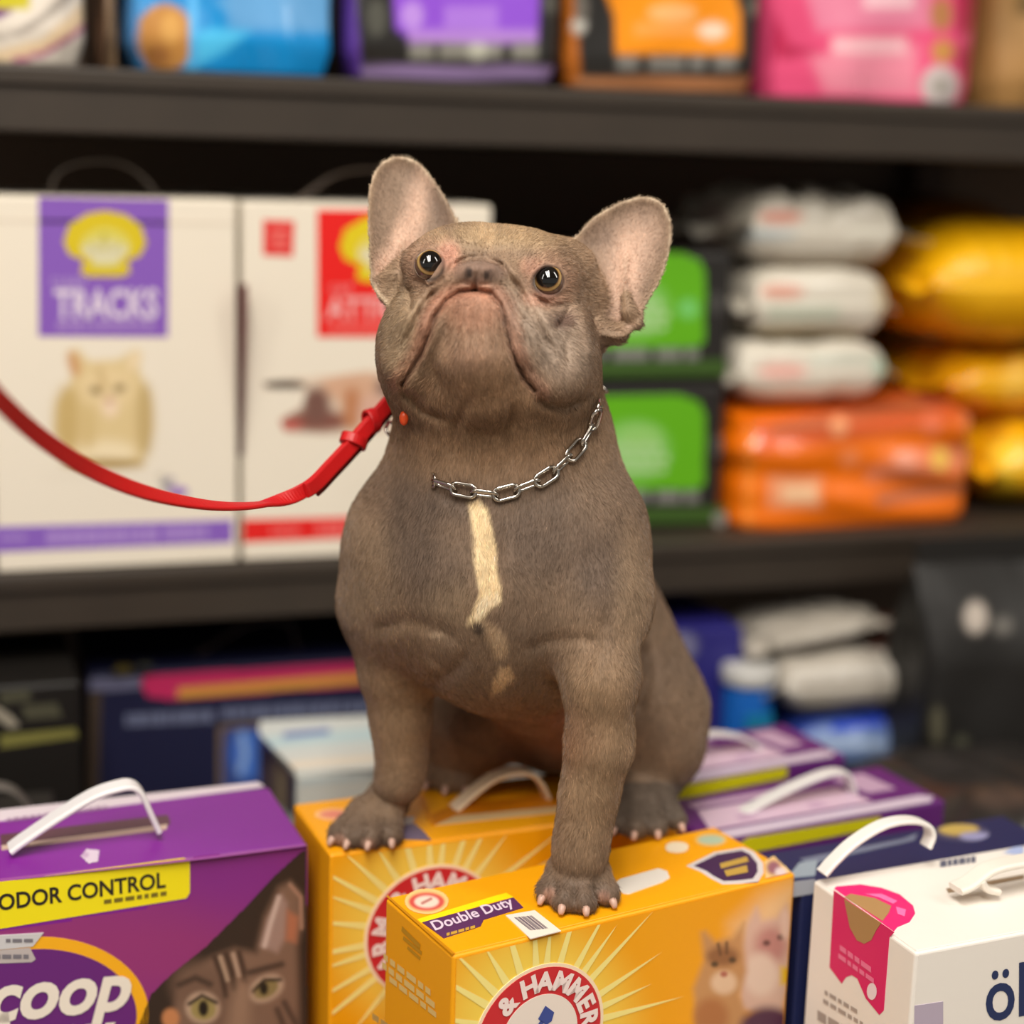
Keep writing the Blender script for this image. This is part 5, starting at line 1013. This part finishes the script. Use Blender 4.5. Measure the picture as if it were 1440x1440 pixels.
# ---- the short coat itself: fine hairs lying along the skin
def coat_hair(n, length, seed=2):
    rg = np.random.default_rng(seed); A, B, Cq, Dq = (DV[DF[:, i]] for i in range(4)); ar = np.linalg.norm(np.cross(Cq-A, Dq-B), axis=1)*0.5
    fc = (A+Cq)/2; fpx, fpy = 720+FPX*fc[:, 0]/fc[:, 2], 720+FPX*fc[:, 1]/fc[:, 2]
    w = ar*np.where((fpy < 620), 1.5, 1.0)*np.where(fc[:, 2] > 1.12, 0.5, 1.0)
    for ex, ey, ed, er in EYES: w = w*(np.hypot(fpx-ex, fpy-ey) > er*1.10)
    w = w*(((fpx-673)/30)**2+((fpy-384)/15)**2 > 1)
    f = rg.choice(len(DF), n, p=w/w.sum()); u, v = rg.random(n)[:, None], rg.random(n)[:, None]
    P = (A[f]*(1-u)+B[f]*u)*(1-v)+(Dq[f]*(1-u)+Cq[f]*u)*v; N = DN[DF[f, 0]]; N = N/np.linalg.norm(N, axis=1)[:, None]
    px, py = 720+FPX*P[:, 0]/P[:, 2], 720+FPX*P[:, 1]/P[:, 2]
    nose = cs(673, 395, 0.88); head = np.clip((600-py)/60, 0, 1)[:, None]
    flow = head*(P-nose)/np.linalg.norm(P-nose, axis=1)[:, None]+(1-head)*np.array([0, 1, 0.25])
    isear = np.min([np.abs(g(P[:, 0], P[:, 1], P[:, 2], px, py)) for g in EARF], 0) < 0.0018; isear &= (np.hypot(px-604, py-373) > 34); base = np.where((px < 690)[:, None], cs(585, 400, 0.96), cs(840, 440, 0.96))
    out = (P-base); out /= np.linalg.norm(out, axis=1)[:, None]; flow = np.where(isear[:, None], out, flow)
    fl = vnoise(P[:, 0]*90, P[:, 1]*90, 9, 1.3)[:, None]; flow = flow+np.cross(N, flow)*fl*0.35+rg.normal(0, .16, P.shape)
    T = flow-N*(flow*N).sum(1)[:, None]; T /= np.linalg.norm(T, axis=1)[:, None]+1e-9
    L = length*rg.uniform(0.6, 1.25, n)[:, None]*np.where(isear, 0.5, 1.0)[:, None]*np.where((py < 450) & (py > 340) & (px > 590) & (px < 760), 0.6, 1.0)[:, None]; lift = rg.uniform(0.12, 0.34, n)[:, None]
    pts = np.stack([P-N*0.0003, P+T*L*0.36+N*L*lift*0.36, P+T*L*0.72+N*L*lift*0.58, P+T*L+N*L*lift*0.62], 1)
    cu = bpy.data.hair_curves.new('coat_hair'); cu.add_curves([4]*n)
    cu.attributes['position'].data.foreach_set('vector', (c2w(pts.reshape(-1, 3))-dbase).astype(np.float32).ravel())
    ra = cu.attributes.new('radius', 'FLOAT', 'POINT'); ra.data.foreach_set('value', np.tile(np.array([8e-5, 7.5e-5, 5.5e-5, 2e-5]), n).astype(np.float32))
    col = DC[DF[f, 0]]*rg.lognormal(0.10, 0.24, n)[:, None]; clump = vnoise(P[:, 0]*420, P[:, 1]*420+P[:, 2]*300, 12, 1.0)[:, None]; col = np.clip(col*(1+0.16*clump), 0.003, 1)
    ta = cu.attributes.new('tint', 'FLOAT_COLOR', 'CURVE'); ta.data.foreach_set('color', np.c_[col, np.ones(n)].astype(np.float32).ravel())
    ma = bpy.data.materials.new('coat_hairs'); ma.use_nodes = True; nt = ma.node_tree; b = nt.nodes['Principled BSDF']; at = nt.nodes.new('ShaderNodeAttribute'); at.attribute_name = 'tint'
    nt.links.new(at.outputs['Color'], b.inputs['Base Color']); b.inputs['Roughness'].default_value = 0.5; b.inputs['Specular IOR Level'].default_value = 0.25
    cu.materials.append(ma); o = bpy.data.objects.new('coat_hair', cu); COL.objects.link(o); o.parent = dog; o['kind'] = 'stuff'; return o
coat_hair(240000, 0.0036)

# ================================================================== chain collar
vis = [(616, 677), (640, 685), (664, 690), (695, 694), (727, 687), (770, 667), (808, 630), (826, 600), (833, 575)]
cp = []
for p in vis:
    h = hit(*p); cp.append(h[0]+h[1]*0.0016)
axis_c = cs(704, 620, 0.985)
tail = [cs(834, 548, 1.0), cs(812, 530, 1.035), cs(745, 520, 1.06), cs(660, 540, 1.06), cs(600, 575, 1.03), cs(585, 610, 1.0), cs(594, 650, 0.972)]
loop = spline(np.array(cp+tail+[cp[0]]), 900)
for _ in range(10):                                        # the hidden stretch behind the neck lies on the coat
    f0 = field(*loop.T); g = np.stack([field(*(loop+np.eye(3)[i]*4e-4).T)-f0 for i in range(3)], 1)/4e-4; g /= np.linalg.norm(g, axis=1, keepdims=True)+1e-6
    w = np.clip((loop[:, 2]-0.992)/0.012, 0, 1)[:, None]; far = (f0 > 0.045)[:, None]
    loop = loop+w*np.where(far, (axis_c-loop)*0.15, -np.clip(f0-0.0024, -0.006, 0.006)[:, None]*g)
seg = np.r_[0, np.cumsum(np.linalg.norm(np.diff(loop, axis=0), axis=1))]
LK, WK, WR = 0.0145, 0.0068, 0.00108; pitch = LK-2.6*WR; nl = int(round(seg[-1]/pitch)); pitch = seg[-1]/nl
steel = mat('polished_steel', (205, 198, 188), 0.16, 1.0)
collar_c = c2w(cs(704, 640, 0.99)); collar = empty('chain_collar', collar_c); tag(collar, 'silver chain collar of long oblong links around the dog neck', 'collar')
path2 = [(LK/2-WK/2+WK/2*math.cos(t), WK/2*math.sin(t)) for t in np.linspace(-math.pi/2, math.pi/2, 9)]+[(-LK/2+WK/2+WK/2*math.cos(t), WK/2*math.sin(t)) for t in np.linspace(math.pi/2, 3*math.pi/2, 9)]
path2 = np.array(path2+path2[:1])
for i in range(nl):
    s_ = (i+0.5)*pitch; c = np.array([np.interp(s_, seg, loop[:, a]) for a in range(3)]); c2 = np.array([np.interp((s_+0.002) % seg[-1], seg, loop[:, a]) for a in range(3)]); T = (c2-c)/np.linalg.norm(c2-c)
    N = c-axis_c; N = N-T*(N@T); N /= np.linalg.norm(N); Bn = np.cross(T, N); an = math.radians(18 if i % 2 else -42); wv = Bn*math.cos(an)+N*math.sin(an)
    if N@np.array([0, 0, -1.0]) > 0: c = c+N*0.0012
    pth = c+path2[:, :1]*T+path2[:, 1:]*wv; V, Fc = sweep(pth, circ(WR, 8), normal=np.cross(T, wv), cap=False)
    mesh_obj('link', c2w(np.array(V))-collar_c, Fc, steel, collar, True)

# ================================================================== red leash
lp_ = [(-620, -120, 0.42), (-330, 190, 0.54), (-180, 370, 0.62), (-70, 485, 0.68), (0, 563, 0.73), (60, 617, 0.775), (130, 662, 0.82), (200, 691, 0.86), (270, 707, 0.90), (330, 712, 0.93), (385, 706, 0.953), (432, 687, 0.968), (470, 650, 0.984), (505, 612, 0.996), (535, 578, 1.006), (557, 556, 1.018), (580, 545, 1.05)]
lpts = spline(np.array([cs(*p) for p in lp_]), 180); keep = int(np.argmax(np.r_[field(*lpts.T) < 0.0085, True])); lpts = spline(lpts[:keep:6], 180)
red = mat('red_leather', (196, 22, 24), 0.42, bump=0.1, scale=300); red_d = mat('red_leather_shade', (120, 14, 18), 0.5)  # red_d: same leather, darkened to paint the shadow below the fold
leash_c = c2w(cs(430, 688, 0.968)); leash = empty('leash', leash_c); tag(leash, 'red leather leash sagging from the dog collar to the left', 'leash')
roll = np.interp(np.linspace(0, (len(lp_)-1)*keep/180, 180), [0, 6, 8.5, 10, 11.3, 16], [1.12, 1.22, 1.66, 1.84, 0.75, 0.85])
tang = np.gradient(lpts, axis=0); tang /= np.linalg.norm(tang, axis=1)[:, None]
view = lpts/np.linalg.norm(lpts, axis=1)[:, None]; side = np.cross(tang, view); side /= np.linalg.norm(side, axis=1)[:, None]; fr = np.cross(side, tang)
def strap(name, pts, wid, th, nrm, material, off=0.0):
    V, Fc = sweep(pts+nrm*off, rrect(th, wid, th*0.4, 2), normal=nrm); return mesh_obj(name, c2w(np.array(V))-leash_c, Fc, material, leash, False)
nr = fr*np.sin(roll*math.pi/2)[:, None]+side*np.cos(roll*math.pi/2)[:, None]
strap('strap', lpts, 0.0088, 0.0024, nr, red)
i0 = int(np.argmin(np.abs(720+FPX*lpts[:, 0]/lpts[:, 2]-428)))
strap('folded_end', lpts[i0-1:], 0.0088, 0.0026, nr[i0-1:], red, off=-0.0029)
sd_ = lpts[i0:]+np.array([0.0012, 0.0042, 0.0012])
strap('under_layer', sd_[3:-10], 0.0070, 0.0024, nr[i0:][3:-10], red_d)
k = int(np.argmin(np.abs(720+FPX*lpts[:, 0]/lpts[:, 2]-497)))
for dk, w in ((0, 1.0), (9, 0.85)):
    c = lpts[k+dk]; T, Nn = tang[k+dk], nr[k+dk]; S = np.cross(T, Nn); a = 0.35 if dk else -0.25
    ring = [c+(S*math.cos(t)*0.0068+Nn*math.sin(t)*0.0062)*w+T*(math.cos(t)*0.003*(1 if dk else -1)) for t in np.linspace(0, 2*math.pi, 25)]
    ring = np.array(ring); rad = ring-c; rad /= np.linalg.norm(rad, axis=1)[:, None]
    V, Fc = sweep(ring, rrect(0.0022, 0.0062, 0.0008, 2), normal=rad, cap=False); mesh_obj('keeper_loop', c2w(np.array(V))-leash_c, Fc, red, leash, False)
# orange red bead of the leash clip showing under the jaw
h = hit(570, 588); q = cs(567, 588, 1.0) if h is None else h[0]
bm = bmesh.new(); bmesh.ops.create_uvsphere(bm, u_segments=20, v_segments=12, radius=0.0032); bmesh.ops.scale(bm, vec=(0.8, 0.8, 1.3), verts=bm.verts)
o = bm_obj('clip_end', bm, mat('orange_red_trim', (236, 84, 36), 0.3), leash, True); o.location = tuple(c2w(cs(568, 588, (h[0][2] if h is not None else 1.0)-0.004))-leash_c); o['label'] = 'orange red end'
